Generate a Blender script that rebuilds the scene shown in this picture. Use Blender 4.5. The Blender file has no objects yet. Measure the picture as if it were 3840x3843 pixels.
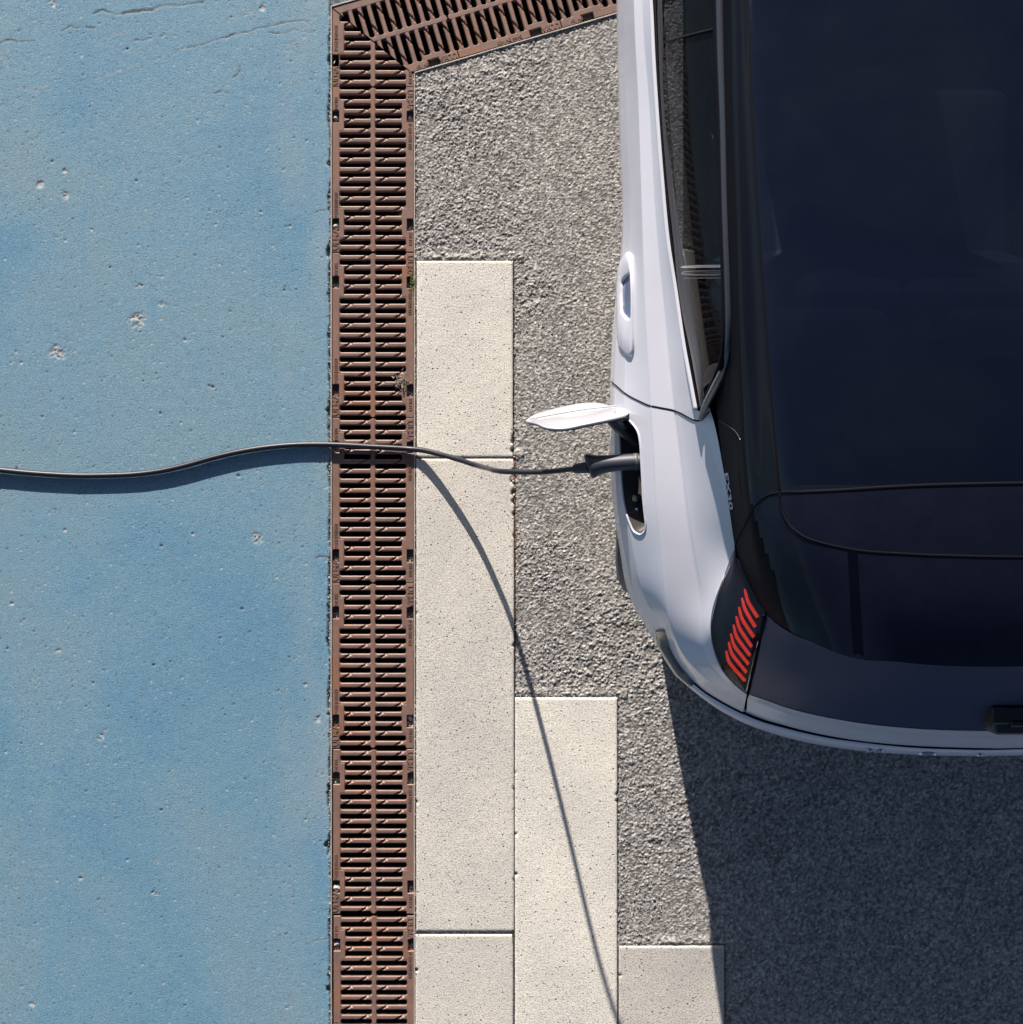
import bpy, bmesh, math, random
import numpy as np
from mathutils import Vector, Matrix
from mathutils.bvhtree import BVHTree
from mathutils.geometry import tessellate_polygon

random.seed(7)
RNG = np.random.default_rng(7)
C = bpy.context.scene.collection
CAMH = 4.2
FPX = 5250.0

# ------------------------------------------------------------------ camera, sky, sun, exposure
cam_d = bpy.data.cameras.new('camera')
cam = bpy.data.objects.new('camera', cam_d)
C.objects.link(cam)
cam.location = (0, 0, CAMH)
cam.rotation_euler = (0, 0, 0)
cam_d.sensor_fit = 'HORIZONTAL'
cam_d.sensor_width = 36
cam_d.lens = 36 * FPX / 3840
cam_d.clip_end = 500
cam_d.clip_start = 0.05
bpy.context.scene.camera = cam

SUN_B, SUN_R = 2.6, 0.21
sund = Vector((SUN_R, -1, -1 / SUN_B)).normalized()
elev = math.asin(-sund.z)
world = bpy.data.worlds.new('World')
bpy.context.scene.world = world
world.use_nodes = True
wn = world.node_tree
bg = wn.nodes['Background']
sky = wn.nodes.new('ShaderNodeTexSky')
sky.sky_type = 'NISHITA'
sky.sun_disc = False
sky.sun_elevation = elev
sky.sun_rotation = -math.atan(SUN_R)
sky.ozone_density = 0.6
sky.air_density = 0.62
sky.dust_density = 0.9
wn.links.new(sky.outputs[0], bg.inputs[0])
bg.inputs[1].default_value = 0.05
sl = bpy.data.lights.new('sun', 'SUN')
sl.energy = 5.0
sl.angle = math.radians(0.53)
sl.color = (1.0, 0.93, 0.85)
so = bpy.data.objects.new('sun', sl)
C.objects.link(so)
so.rotation_euler = sund.to_track_quat('-Z', 'Y').to_euler()
so.location = (-1, 8, 6)
vs = bpy.context.scene.view_settings
vs.view_transform = 'Standard'
vs.look = 'None'
vs.gamma = 1
vs.use_curve_mapping = False
vs.exposure = 1.12
bpy.context.scene.render.film_transparent = False

# ------------------------------------------------------------------ helpers
def W(px, py, h):
    s = FPX / (CAMH - h)
    return Vector(((px - 1920) / s, -(py - 1921.5) / s, h))
def G(px, py, z=0.0):
    return Vector(((px - 1920) / 1250.0, -(py - 1921.5) / 1250.0, z))

def tag(o, label=None, cat=None, group=None, kind=None):
    if label: o['label'] = label
    if cat: o['category'] = cat
    if group: o['group'] = group
    if kind: o['kind'] = kind
    return o
def empty(name, loc=(0, 0, 0)):
    o = bpy.data.objects.new(name, None)
    o.empty_display_size = 0.1
    C.objects.link(o)
    o.location = loc
    return o
def link(name, me, mat, parent=None, smooth=False):
    o = bpy.data.objects.new(name, me)
    C.objects.link(o)
    if mat is not None and len(me.materials) == 0:
        me.materials.append(mat)
    if parent is not None:
        o.parent = parent
        o.matrix_parent_inverse = Matrix.Translation(-parent.location)
    if smooth:
        me.polygons.foreach_set('use_smooth', [True] * len(me.polygons))
    return o
def pyobj(name, verts, faces, mat, parent=None, smooth=False):
    me = bpy.data.meshes.new(name)
    me.from_pydata([tuple(v) for v in verts], [], faces)
    me.update()
    return link(name, me, mat, parent, smooth)
def bmobj(name, bm, mat, parent=None, smooth=False):
    bmesh.ops.recalc_face_normals(bm, faces=bm.faces[:])
    me = bpy.data.meshes.new(name)
    bm.to_mesh(me)
    bm.free()
    return link(name, me, mat, parent, smooth)

def np_mesh(name, V, F):
    me = bpy.data.meshes.new(name)
    V = np.ascontiguousarray(V, np.float32); F = np.ascontiguousarray(F, np.int32)
    me.vertices.add(len(V)); me.vertices.foreach_set('co', V.ravel())
    n = len(F)
    me.loops.add(n * 4); me.loops.foreach_set('vertex_index', F.ravel())
    me.polygons.add(n)
    me.polygons.foreach_set('loop_start', np.arange(0, n * 4, 4, dtype=np.int32))
    me.polygons.foreach_set('loop_total', np.full(n, 4, np.int32))
    me.update(calc_edges=True)
    return me

def hermite(t, P, q):
    """non-uniform Catmull-Rom of rows P at params t, evaluated at q"""
    t = np.asarray(t, float); P = np.asarray(P, float); q = np.asarray(q, float)
    n = len(t)
    d = (P[1:] - P[:-1]) / (t[1:] - t[:-1])[:, None]
    m = np.zeros_like(P)
    m[0] = d[0]; m[-1] = d[-1]
    for i in range(1, n - 1):
        a, b = t[i] - t[i - 1], t[i + 1] - t[i]
        m[i] = (d[i - 1] * b + d[i] * a) / (a + b)
    i = np.clip(np.searchsorted(t, q, side='right') - 1, 0, n - 2)
    h = t[i + 1] - t[i]
    s = ((q - t[i]) / h)[:, None]
    h = h[:, None]
    return ((2 * s**3 - 3 * s**2 + 1) * P[i] + (s**3 - 2 * s**2 + s) * h * m[i]
            + (-2 * s**3 + 3 * s**2) * P[i + 1] + (s**3 - s**2) * h * m[i + 1])

def loft(lines, step_u=0.012, step_v=0.008, cubic_v=True, nv_fixed=None):
    """lines: list of L polylines each K points -> (grid nu x nv x 3)"""
    A = np.array([[tuple(p) for p in l] for l in lines], float)   # L,K,3
    L, K = A.shape[:2]
    du = np.linalg.norm(A[:, 1:] - A[:, :-1], axis=2).mean(0)
    tu = np.concatenate([[0], np.cumsum(np.maximum(du, 1e-4))])
    nu = max(2, int(tu[-1] / step_u) + 1)
    qu = np.linspace(0, tu[-1], nu)
    B = np.stack([hermite(tu, A[l], qu) for l in range(L)])       # L,nu,3
    dv = np.linalg.norm(B[1:] - B[:-1], axis=2).mean(1)
    tv = np.concatenate([[0], np.cumsum(np.maximum(dv, 1e-4))])
    nv = nv_fixed or max(2, int(tv[-1] / step_v) + 1)
    qv = np.linspace(0, tv[-1], nv)
    if not cubic_v or L == 2:
        qv = np.unique(np.concatenate([qv, tv])) if not nv_fixed else qv
        out = np.zeros((nu, len(qv), 3))
        for c in range(3):
            for u in range(nu):
                out[u, :, c] = np.interp(qv, tv, B[:, u, c])
        return out
    R = B.transpose(0, 1, 2).reshape(L, nu * 3)
    S = hermite(tv, R, qv)
    return S.reshape(len(qv), nu, 3).transpose(1, 0, 2)

def grid_faces(nu, nv, flip=False):
    idx = np.arange(nu * nv).reshape(nu, nv)
    F = np.stack([idx[:-1, :-1], idx[1:, :-1], idx[1:, 1:], idx[:-1, 1:]], -1).reshape(-1, 4)
    return F[:, ::-1] if flip else F

CX = 1.18          # centre line of the car
def mirror(V):
    M = V.copy(); M[:, 0] = 2 * CX - M[:, 0]; return M

def project(V):
    s = FPX / (CAMH - V[:, 2])
    return np.stack([1920 + V[:, 0] * s, 1921.5 - V[:, 1] * s], 1)
def in_poly(P, poly):
    x, y = P[:, 0], P[:, 1]; inside = np.zeros(len(P), bool)
    n = len(poly)
    for i in range(n):
        x1, y1 = poly[i]; x2, y2 = poly[(i + 1) % n]
        if y1 == y2: continue
        c = ((y1 > y) != (y2 > y)) & (x < (x2 - x1) * (y - y1) / (y2 - y1) + x1)
        inside ^= c
    return inside

def tube(pts, r, seg=8, closed=False, name='tube', mat=None, parent=None, samples=None, smooth=True, flat=None, caps=True):
    P = np.array([tuple(p) for p in pts], float)
    if samples:
        if closed: P = np.vstack([P[-2:], P, P[:3]])
        t = np.concatenate([[0], np.cumsum(np.linalg.norm(P[1:] - P[:-1], axis=1))])
        if closed:
            q = np.linspace(t[2], t[-3], samples, endpoint=False)
        else:
            q = np.linspace(0, t[-1], samples)
        P = hermite(t, P, q)
    n = len(P)
    if closed:
        T = np.roll(P, -1, 0) - np.roll(P, 1, 0)
    else:
        T = np.gradient(P, axis=0)
    T /= np.linalg.norm(T, axis=1)[:, None] + 1e-12
    up = np.array([0, 0, 1.0])
    V = []
    rr = r if hasattr(r, '__len__') else [r] * n
    if len(rr) != n: rr = np.interp(np.linspace(0, 1, n), np.linspace(0, 1, len(rr)), rr)
    for i in range(n):
        a = np.cross(T[i], up); na = np.linalg.norm(a)
        a = a / na if na > 1e-6 else np.array([1.0, 0, 0])
        b = np.cross(a, T[i])
        for k in range(seg):
            th = 2 * math.pi * k / seg
            V.append(P[i] + rr[i] * (math.cos(th) * a + (flat or 1) * math.sin(th) * b))
    F = []
    for i in range(n if closed else n - 1):
        j = (i + 1) % n
        for k in range(seg):
            l = (k + 1) % seg
            F.append((i * seg + k, j * seg + k, j * seg + l, i * seg + l))
    if not closed and caps:
        F.append(tuple(range(seg)))
        F.append(tuple(range((n - 1) * seg, n * seg))[::-1])
    bm = bmesh.new()
    vs_ = [bm.verts.new(v) for v in V]
    for f in F:
        try: bm.faces.new([vs_[i] for i in f])
        except ValueError: pass
    return bmobj(name, bm, mat, parent, smooth)

def prism(bm, poly, z0, z1, bev=0.0):
    """closed 2-D polygon (ccw) extruded, with a chamfered top edge"""
    n = len(poly)
    P = [Vector((p[0], p[1])) for p in poly]
    area = sum(P[i].x * P[(i + 1) % n].y - P[(i + 1) % n].x * P[i].y for i in range(n))
    if area < 0: P = P[::-1]
    ins = []
    for i in range(n):
        a, b, c = P[i - 1], P[i], P[(i + 1) % n]
        e1 = (b - a).normalized(); e2 = (c - b).normalized()
        n1 = Vector((-e1.y, e1.x)); n2 = Vector((-e2.y, e2.x))
        m = n1 + n2
        if m.length < 1e-6: m = n1
        m.normalize()
        k = bev / max(0.35, m.dot(n1))
        ins.append(b + m * k)
    v0 = [bm.verts.new((p.x, p.y, z0)) for p in P]
    v1 = [bm.verts.new((p.x, p.y, z1 - bev)) for p in P]
    rings = [v0, v1]
    if bev > 0:
        rings.append([bm.verts.new((p.x, p.y, z1)) for p in ins])
    for a, b in zip(rings[:-1], rings[1:]):
        for i in range(n):
            j = (i + 1) % n
            bm.faces.new((a[i], a[j], b[j], b[i]))
    top = rings[-1]
    for t in tessellate_polygon([[v.co for v in top]]):
        try: bm.faces.new([top[i] for i in t])
        except ValueError: pass
def box(bm, x0, x1, y0, y1, z0, z1, bev=0.0):
    prism(bm, [(x0, y0), (x1, y0), (x1, y1), (x0, y1)], z0, z1, bev)
def chunk(bm, c, r, squash=0.7, rng=random):
    """an irregular little stone"""
    R = bmesh.ops.create_icosphere(bm, subdivisions=1, radius=r)
    a = rng.uniform(0, 6.28); sx = rng.uniform(0.7, 1.3)
    for v in R['verts']:
        k = rng.uniform(0.75, 1.2)
        x, y, z = v.co.x * k * sx, v.co.y * k, v.co.z * k * squash
        v.co = Vector((c[0] + x * math.cos(a) - y * math.sin(a), c[1] + x * math.sin(a) + y * math.cos(a), c[2] + z))

# ------------------------------------------------------------------ numeric noise
def hash2(ix, iy, seed):
    h = (ix.astype(np.int64) * 374761393 + iy.astype(np.int64) * 668265263 + seed * 974634777) & 0xffffffff
    h = ((h ^ (h >> 13)) * 1274126177) & 0xffffffff
    h = (h ^ (h >> 16)) & 0xffffffff
    return h / 4294967295.0
def vnoise(x, y, seed=0):
    ix, iy = np.floor(x), np.floor(y); fx, fy = x - ix, y - iy
    fx = fx * fx * (3 - 2 * fx); fy = fy * fy * (3 - 2 * fy)
    a = hash2(ix, iy, seed); b = hash2(ix + 1, iy, seed); c = hash2(ix, iy + 1, seed); d = hash2(ix + 1, iy + 1, seed)
    return (a * (1 - fx) + b * fx) * (1 - fy) + (c * (1 - fx) + d * fx) * fy
def fbm(x, y, seed=0, o=4):
    s = 0; a = 0.5
    for i in range(o):
        s = s + a * vnoise(x * 2**i, y * 2**i, seed + i); a *= 0.5
    return s
def worley(x, y, seed=0):
    ix, iy = np.floor(x), np.floor(y)
    f1 = np.full(x.shape, 9.0); idv = np.zeros(x.shape)
    for dx in (-1, 0, 1):
        for dy in (-1, 0, 1):
            cx, cy = ix + dx, iy + dy
            px = cx + hash2(cx, cy, seed); py = cy + hash2(cx, cy, seed + 1)
            d = (px - x)**2 + (py - y)**2
            m = d < f1
            f1 = np.where(m, d, f1); idv = np.where(m, hash2(cx, cy, seed + 2), idv)
    return np.sqrt(f1), idv
def seg_dist(x, y, pts):
    d = np.full(x.shape, 9.0)
    for (x1, y1), (x2, y2) in zip(pts[:-1], pts[1:]):
        vx, vy = x2 - x1, y2 - y1
        t = np.clip(((x - x1) * vx + (y - y1) * vy) / (vx * vx + vy * vy + 1e-12), 0, 1)
        d = np.minimum(d, np.hypot(x - x1 - t * vx, y - y1 - t * vy))
    return d

# ------------------------------------------------------------------ materials
def new_mat(name):
    m = bpy.data.materials.new(name); m.use_nodes = True
    nt = m.node_tree
    return m, nt, nt.nodes['Principled BSDF']
def N(nt, t, **kw):
    n = nt.nodes.new(t)
    for k, v in kw.items(): setattr(n, k, v)
    return n
def coords(nt):
    return N(nt, 'ShaderNodeTexCoord').outputs['Object']
def noise(nt, vec, scale, detail=4, rough=0.55, dist=0.0):
    n = N(nt, 'ShaderNodeTexNoise')
    n.inputs['Scale'].default_value = scale; n.inputs['Detail'].default_value = detail
    n.inputs['Roughness'].default_value = rough; n.inputs['Distortion'].default_value = dist
    nt.links.new(vec, n.inputs['Vector']); return n.outputs['Fac']
def ramp(nt, fac, stops):
    r = N(nt, 'ShaderNodeValToRGB')
    e = r.color_ramp.elements
    while len(e) < len(stops): e.new(0.5)
    for i, (p, c) in enumerate(stops):
        e[i].position = p; e[i].color = (*c, 1) if len(c) == 3 else c
    nt.links.new(fac, r.inputs[0]); return r.outputs[0]
def mix(nt, fac, a, b, mode='MIX'):
    m = N(nt, 'ShaderNodeMix', data_type='RGBA', blend_type=mode)
    for s, v in ((0, fac), (6, a), (7, b)):
        if isinstance(v, (int, float)): m.inputs[s].default_value = v
        elif isinstance(v, tuple): m.inputs[s].default_value = (*v, 1)
        else: nt.links.new(v, m.inputs[s])
    return m.outputs[2]
def bump(nt, h, strength, dist, prev=None):
    b = N(nt, 'ShaderNodeBump')
    b.inputs['Strength'].default_value = strength; b.inputs['Distance'].default_value = dist
    nt.links.new(h, b.inputs['Height'])
    if prev is not None: nt.links.new(prev, b.inputs['Normal'])
    return b.outputs[0]
def attr(nt, name):
    a = N(nt, 'ShaderNodeAttribute'); a.attribute_name = name
    return a.outputs['Fac']
def simple(name, col, rough=0.5, metal=0.0, coat=0.0, spec=0.5, bumpy=0.0, bscale=400, var=0.0, ior=1.5):
    m, nt, p = new_mat(name)
    p.inputs['Base Color'].default_value = (*col, 1)
    p.inputs['Roughness'].default_value = rough; p.inputs['Metallic'].default_value = metal
    p.inputs['Coat Weight'].default_value = coat; p.inputs['Coat Roughness'].default_value = 0.02
    p.inputs['Specular IOR Level'].default_value = spec; p.inputs['IOR'].default_value = ior
    v = coords(nt)
    if bumpy: nt.links.new(bump(nt, noise(nt, v, bscale, 3), bumpy, 0.002), p.inputs['Normal'])
    if var:
        n = noise(nt, v, 30, 5)
        c = mix(nt, n, tuple(x * (1 - var) for x in col), tuple(min(1, x * (1 + var)) for x in col))
        nt.links.new(c, p.inputs['Base Color'])
    return m

def mat_asphalt():
    m, nt, p = new_mat('asphalt')
    v = coords(nt); st = attr(nt, 'stone')
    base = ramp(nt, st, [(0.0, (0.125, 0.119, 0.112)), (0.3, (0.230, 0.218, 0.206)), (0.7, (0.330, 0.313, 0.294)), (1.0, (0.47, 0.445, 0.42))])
    fine = noise(nt, v, 260, 4, 0.8)
    base = mix(nt, 0.75, base, ramp(nt, fine, [(0.36, (0.30, 0.30, 0.31)), (0.5, (1.0, 1.0, 1.0)), (0.66, (1.42, 1.40, 1.38))]), 'MULTIPLY')
    big = noise(nt, v, 5, 5)
    base = mix(nt, 0.5, base, ramp(nt, big, [(0.3, (0.82, 0.82, 0.84)), (0.7, (1.16, 1.14, 1.1))]), 'MULTIPLY')
    gap = attr(nt, 'gap')
    base = mix(nt, gap, base, (0.035, 0.033, 0.033))
    nt.links.new(base, p.inputs['Base Color'])
    p.inputs['Roughness'].default_value = 0.8
    p.inputs['Specular IOR Level'].default_value = 0.3
    vo = N(nt, 'ShaderNodeTexVoronoi'); vo.inputs['Scale'].default_value = 150; nt.links.new(v, vo.inputs['Vector'])
    iv = N(nt, 'ShaderNodeInvert'); nt.links.new(vo.outputs['Distance'], iv.inputs[1])
    b = bump(nt, iv.outputs[0], 0.8, 0.0020)
    b = bump(nt, noise(nt, v, 320, 3, 0.7), 0.7, 0.0018, b)
    nt.links.new(b, p.inputs['Normal'])
    return m
def mat_blue():
    m, nt, p = new_mat('blue_paint')
    v = coords(nt)
    n1 = noise(nt, v, 1.6, 6, 0.6, 0.5)
    c = ramp(nt, n1, [(0.34, (0.098, 0.212, 0.312)), (0.5, (0.128, 0.238, 0.318)), (0.70, (0.156, 0.244, 0.298))])
    mp = N(nt, 'ShaderNodeMapping'); mp.inputs['Scale'].default_value = (9, 1.2, 1); nt.links.new(v, mp.inputs[0])
    streak = noise(nt, mp.outputs[0], 2.2, 5, 0.6, 0.3)
    c = mix(nt, ramp(nt, streak, [(0.56, (0, 0, 0)), (0.80, (0.38, 0.38, 0.38))]), c, (0.076, 0.205, 0.345))
    grain = noise(nt, v, 300, 4, 0.8)
    c = mix(nt, 0.72, c, ramp(nt, grain, [(0.36, (0.45, 0.52, 0.60)), (0.5, (1.0, 1.0, 1.0)), (0.64, (1.5, 1.36, 1.2))]), 'MULTIPLY')
    mid = noise(nt, v, 60, 3, 0.6)
    c = mix(nt, 0.35, c, ramp(nt, mid, [(0.35, (0.85, 0.87, 0.9)), (0.65, (1.13, 1.1, 1.06))]), 'MULTIPLY')
    sp = N(nt, 'ShaderNodeTexVoronoi'); sp.inputs['Scale'].default_value = 62; nt.links.new(v, sp.inputs['Vector'])
    spk = mix(nt, 1.0, ramp(nt, sp.outputs['Distance'], [(0.11, (1, 1, 1)), (0.20, (0, 0, 0))]), ramp(nt, noise(nt, v, 48, 2), [(0.53, (0, 0, 0)), (0.60, (.85, .85, .85))]), 'MULTIPLY')
    c = mix(nt, spk, c, (0.05, 0.085, 0.12))
    worn = attr(nt, 'worn')
    sand = mix(nt, grain, (0.24, 0.235, 0.22), (0.47, 0.43, 0.38))
    c = mix(nt, worn, c, sand)
    dirt = attr(nt, 'dirt')
    c = mix(nt, dirt, c, mix(nt, grain, (0.018, 0.018, 0.02), (0.13, 0.12, 0.11)))
    nt.links.new(c, p.inputs['Base Color'])
    p.inputs['Roughness'].default_value = 0.65
    p.inputs['Specular IOR Level'].default_value = 0.35
    b = bump(nt, noise(nt, v, 210, 5, 0.75), 0.6, 0.0026)
    b = bump(nt, noise(nt, v, 9, 3, 0.45), 0.15, 0.004, b)
    nt.links.new(b, p.inputs['Normal'])
    return m
def mat_slab():
    m, nt, p = new_mat('cast_concrete')
    v = coords(nt)
    oi = N(nt, 'ShaderNodeObjectInfo').outputs['Random']
    tone = ramp(nt, oi, [(0.0, (0.43, 0.405, 0.375)), (1.0, (0.58, 0.55, 0.50))])
    c = mix(nt, 0.6, tone, ramp(nt, noise(nt, v, 3.5, 5), [(0.3, (0.80, 0.795, 0.80)), (0.7, (1.16, 1.14, 1.09))]), 'MULTIPLY')
    c = mix(nt, 0.7, c, ramp(nt, noise(nt, v, 210, 4, 0.8), [(0.37, (0.22, 0.21, 0.20)), (0.45, (0.92, 0.92, 0.92)), (0.62, (1.4, 1.38, 1.35))]), 'MULTIPLY')
    vo = N(nt, 'ShaderNodeTexVoronoi'); vo.inputs['Scale'].default_value = 80; nt.links.new(v, vo.inputs['Vector'])
    pit = ramp(nt, vo.outputs['Distance'], [(0.14, (1, 1, 1)), (0.26, (0, 0, 0))])
    sel = ramp(nt, noise(nt, v, 130, 2), [(0.54, (0, 0, 0)), (0.58, (1, 1, 1))])
    pm = mix(nt, 1.0, pit, sel, 'MULTIPLY')
    c = mix(nt, pm, c, (0.11, 0.10, 0.095))
    nt.links.new(c, p.inputs['Base Color'])
    p.inputs['Roughness'].default_value = 0.85
    p.inputs['Specular IOR Level'].default_value = 0.25
    b = bump(nt, noise(nt, v, 210, 4, 0.8), 0.8, 0.0022)
    inv = N(nt, 'ShaderNodeInvert'); nt.links.new(pm, inv.inputs[1])
    b = bump(nt, inv.outputs[0], 0.9, 0.002, b)
    nt.links.new(b, p.inputs['Normal'])
    return m
def mat_grate():
    m, nt, p = new_mat('brown_cast_iron')
    v = coords(nt)
    g = N(nt, 'ShaderNodeNewGeometry').outputs['Position']
    c = ramp(nt, noise(nt, g, 22, 6, 0.7), [(0.3, (0.140, 0.082, 0.064)), (0.5, (0.180, 0.106, 0.082)), (0.7, (0.225, 0.122, 0.086))])
    r = noise(nt, g, 5, 7, 0.75)
    c = mix(nt, ramp(nt, r, [(0.52, (0, 0, 0)), (0.66, (0.8, 0.8, 0.8))]), c, (0.23, 0.095, 0.048))
    c = mix(nt, ramp(nt, noise(nt, g, 13, 6, 0.7), [(0.55, (0, 0, 0)), (0.7, (0.55, 0.55, 0.55))]), c, (0.11, 0.075, 0.066))
    c = mix(nt, 0.45, c, ramp(nt, noise(nt, g, 500, 3, 0.8), [(0.3, (0.6, 0.6, 0.6)), (0.7, (1.3, 1.3, 1.3))]), 'MULTIPLY')
    nt.links.new(c, p.inputs['Base Color'])
    p.inputs['Roughness'].default_value = 0.5
    p.inputs['Specular IOR Level'].default_value = 0.6
    nt.links.new(bump(nt, noise(nt, g, 350, 4, 0.7), 0.35, 0.0012), p.inputs['Normal'])
    return m
def mat_paint():
    m, nt, p = new_mat('pearl_white_paint')
    v = coords(nt)
    fl = noise(nt, v, 900, 2, 0.6)
    c = mix(nt, fl, (0.495, 0.497, 0.56), (0.555, 0.555, 0.615))
    c = mix(nt, ramp(nt, noise(nt, v, 8, 6, 0.7), [(0.45, (0, 0, 0)), (0.75, (0.30, 0.30, 0.30))]), c, (0.46, 0.45, 0.45))
    nt.links.new(c, p.inputs['Base Color'])
    p.inputs['Roughness'].default_value = 0.42
    p.inputs['Metallic'].default_value = 0.1
    p.inputs['Coat Weight'].default_value = 0.5
    p.inputs['Coat Roughness'].default_value = 0.04
    return m
def mat_glass(name, col, alpha=0.12, rough=0.0, ior=1.45):
    """dark tinted glass that lets a little of what is behind through"""
    m, nt, p = new_mat(name)
    p.inputs['Base Color'].default_value = (*col, 1)
    p.inputs['Roughness'].default_value = rough
    p.inputs['IOR'].default_value = ior
    v = coords(nt)
    d = noise(nt, v, 3.0, 7, 0.65, .6)       # a thin uneven film of dust
    nt.links.new(mix(nt, ramp(nt, d, [(0.40, (0, 0, 0)), (0.75, (1, 1, 1))]), col, tuple(c_ + .0045 for c_ in col)), p.inputs['Base Color'])
    nt.links.new(bump(nt, noise(nt, v, 6, 2), 0.02, 0.01), p.inputs['Normal'])
    tr = N(nt, 'ShaderNodeBsdfTransparent'); tr.inputs[0].default_value = (0.5, 0.6, 0.75, 1)
    mx = N(nt, 'ShaderNodeMixShader'); mx.inputs[0].default_value = alpha
    out = nt.nodes['Material Output']
    nt.links.new(p.outputs[0], mx.inputs[1]); nt.links.new(tr.outputs[0], mx.inputs[2])
    nt.links.new(mx.outputs[0], out.inputs[0])
    return m

M = dict(
    asphalt=mat_asphalt(), blue=mat_blue(), slab=mat_slab(), grate=mat_grate(), paint=mat_paint(),
    rail=simple('galvanised_rail', (0.36, 0.32, 0.28), 0.6, 0.2, bumpy=0.5, bscale=200, var=0.35),
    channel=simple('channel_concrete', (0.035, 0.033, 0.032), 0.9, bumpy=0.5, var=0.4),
    grit=simple('pale_grit', (0.46, 0.42, 0.37), 0.85, bumpy=0.8, bscale=500, var=0.3),
    bolt=simple('zinc_bolt', (0.62, 0.60, 0.56), 0.4, 0.6),
    ledge=simple('dark_ledge', (0.07, 0.065, 0.06), 0.8, bumpy=0.8, bscale=300, var=0.5),
    rubber=simple('cable_rubber', (0.011, 0.012, 0.019), 0.42, spec=0.4, bumpy=0.05),
    plug=simple('plug_plastic', (0.024, 0.027, 0.040), 0.5, spec=0.5, bumpy=0.1, bscale=900),
    chrome=simple('satin_metal', (0.60, 0.62, 0.66), 0.22, 1.0),
    brass=simple('contact_metal', (0.34, 0.31, 0.25), 0.45, 0.7),
    black=simple('gloss_black', (0.005, 0.006, 0.010), 0.10, ior=1.34),
    pillar=simple('piano_black', (0.007, 0.008, 0.011), 0.60, ior=1.06),
    trim=simple('dark_trim', (0.06, 0.068, 0.085), 0.3, 0.5),
    seam=simple('panel_gap', (0.004, 0.004, 0.006), 0.7, spec=0.1),
    clad=simple('dark_cladding', (0.055, 0.057, 0.066), 0.45, bumpy=0.2),
    roof=mat_glass('roof_glass', (0.004, 0.006, 0.015), 0.07),
    glass=mat_glass('side_glass', (0.004, 0.005, 0.007), 0.18, ior=1.10),
    screen=mat_glass('rear_glass', (0.034, 0.046, 0.092), 0.03, .30, ior=1.2),
    lens=mat_glass('tail_lamp_lens', (0.010, 0.007, 0.014), 0.55),
    lampbox=simple('lamp_housing', (0.02, 0.016, 0.022), 0.35),
    tyre=simple('tyre_rubber', (0.02, 0.02, 0.02), 0.85, bumpy=0.4),
    rim=simple('wheel_alloy', (0.35, 0.35, 0.36), 0.3, 0.9),
    cabin=simple('cabin_trim', (0.018, 0.018, 0.022), 0.8, var=0.2),
    seat=simple('seat_fabric', (0.30, 0.30, 0.32), 0.9, bumpy=0.3, var=0.1),
    flap=simple('flap_paint_sun_dimmed', (0.325, 0.33, 0.365), 0.35, coat=1.0),  # body paint, colour darkened to hold back direct sun on the flap
    moss=simple('moss', (0.09, 0.115, 0.03), 0.9, var=0.5),
    rustdirt=simple('rusty_dirt', (0.24, 0.12, 0.07), 0.9, bumpy=0.8, var=0.4),
    badge=simple('badge_chrome', (0.55, 0.60, 0.66), 0.18, 1.0),
    reflector=simple('reflector_plastic', (0.06, 0.045, 0.045), 0.15, coat=0.8, bumpy=0.3, bscale=700),
)
def mat_red():
    m, nt, p = new_mat('lit_red_led')
    v = coords(nt)
    st = noise(nt, v, 500, 2)
    c = mix(nt, ramp(nt, st, [(0.35, (0, 0, 0)), (0.6, (1, 1, 1))]), (1.0, 0.010, 0.006), (1.0, 0.085, 0.035))
    p.inputs['Base Color'].default_value = (0.6, 0.02, 0.01, 1)
    nt.links.new(c, p.inputs['Emission Color'])
    p.inputs['Emission Strength'].default_value = 0.72
    return m
M['red'] = mat_red()

# ================================================================== GROUND
U0 = G(1551, 273); ANG = math.radians(16.4)            # lower corner of the slanting channel
ud = Vector((math.cos(ANG), math.sin(ANG), 0)); vd = Vector((-math.sin(ANG), math.cos(ANG), 0))
XL, XR = G(1243, 0).x, G(1557, 0).x                     # straight channel edges
def above_diag(x, y, off=0.0):
    """signed distance above the lower edge of the slanting channel"""
    return (x - U0.x) * vd.x + (y - U0.y) * vd.y - off
DW = 0.262

SLABS = [(1565, 1926, 980, 1716), (1563, 1930, 1722, 3494), (1560, 1927, 3506, 4300), (1933, 2317, 2618, 4400), (2323, 2718, 3550, 4500)]
SL_W = [(G(a, 0).x, G(b, 0).x, G(0, d).y, G(0, c).y) for a, b, c, d in SLABS]

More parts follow.
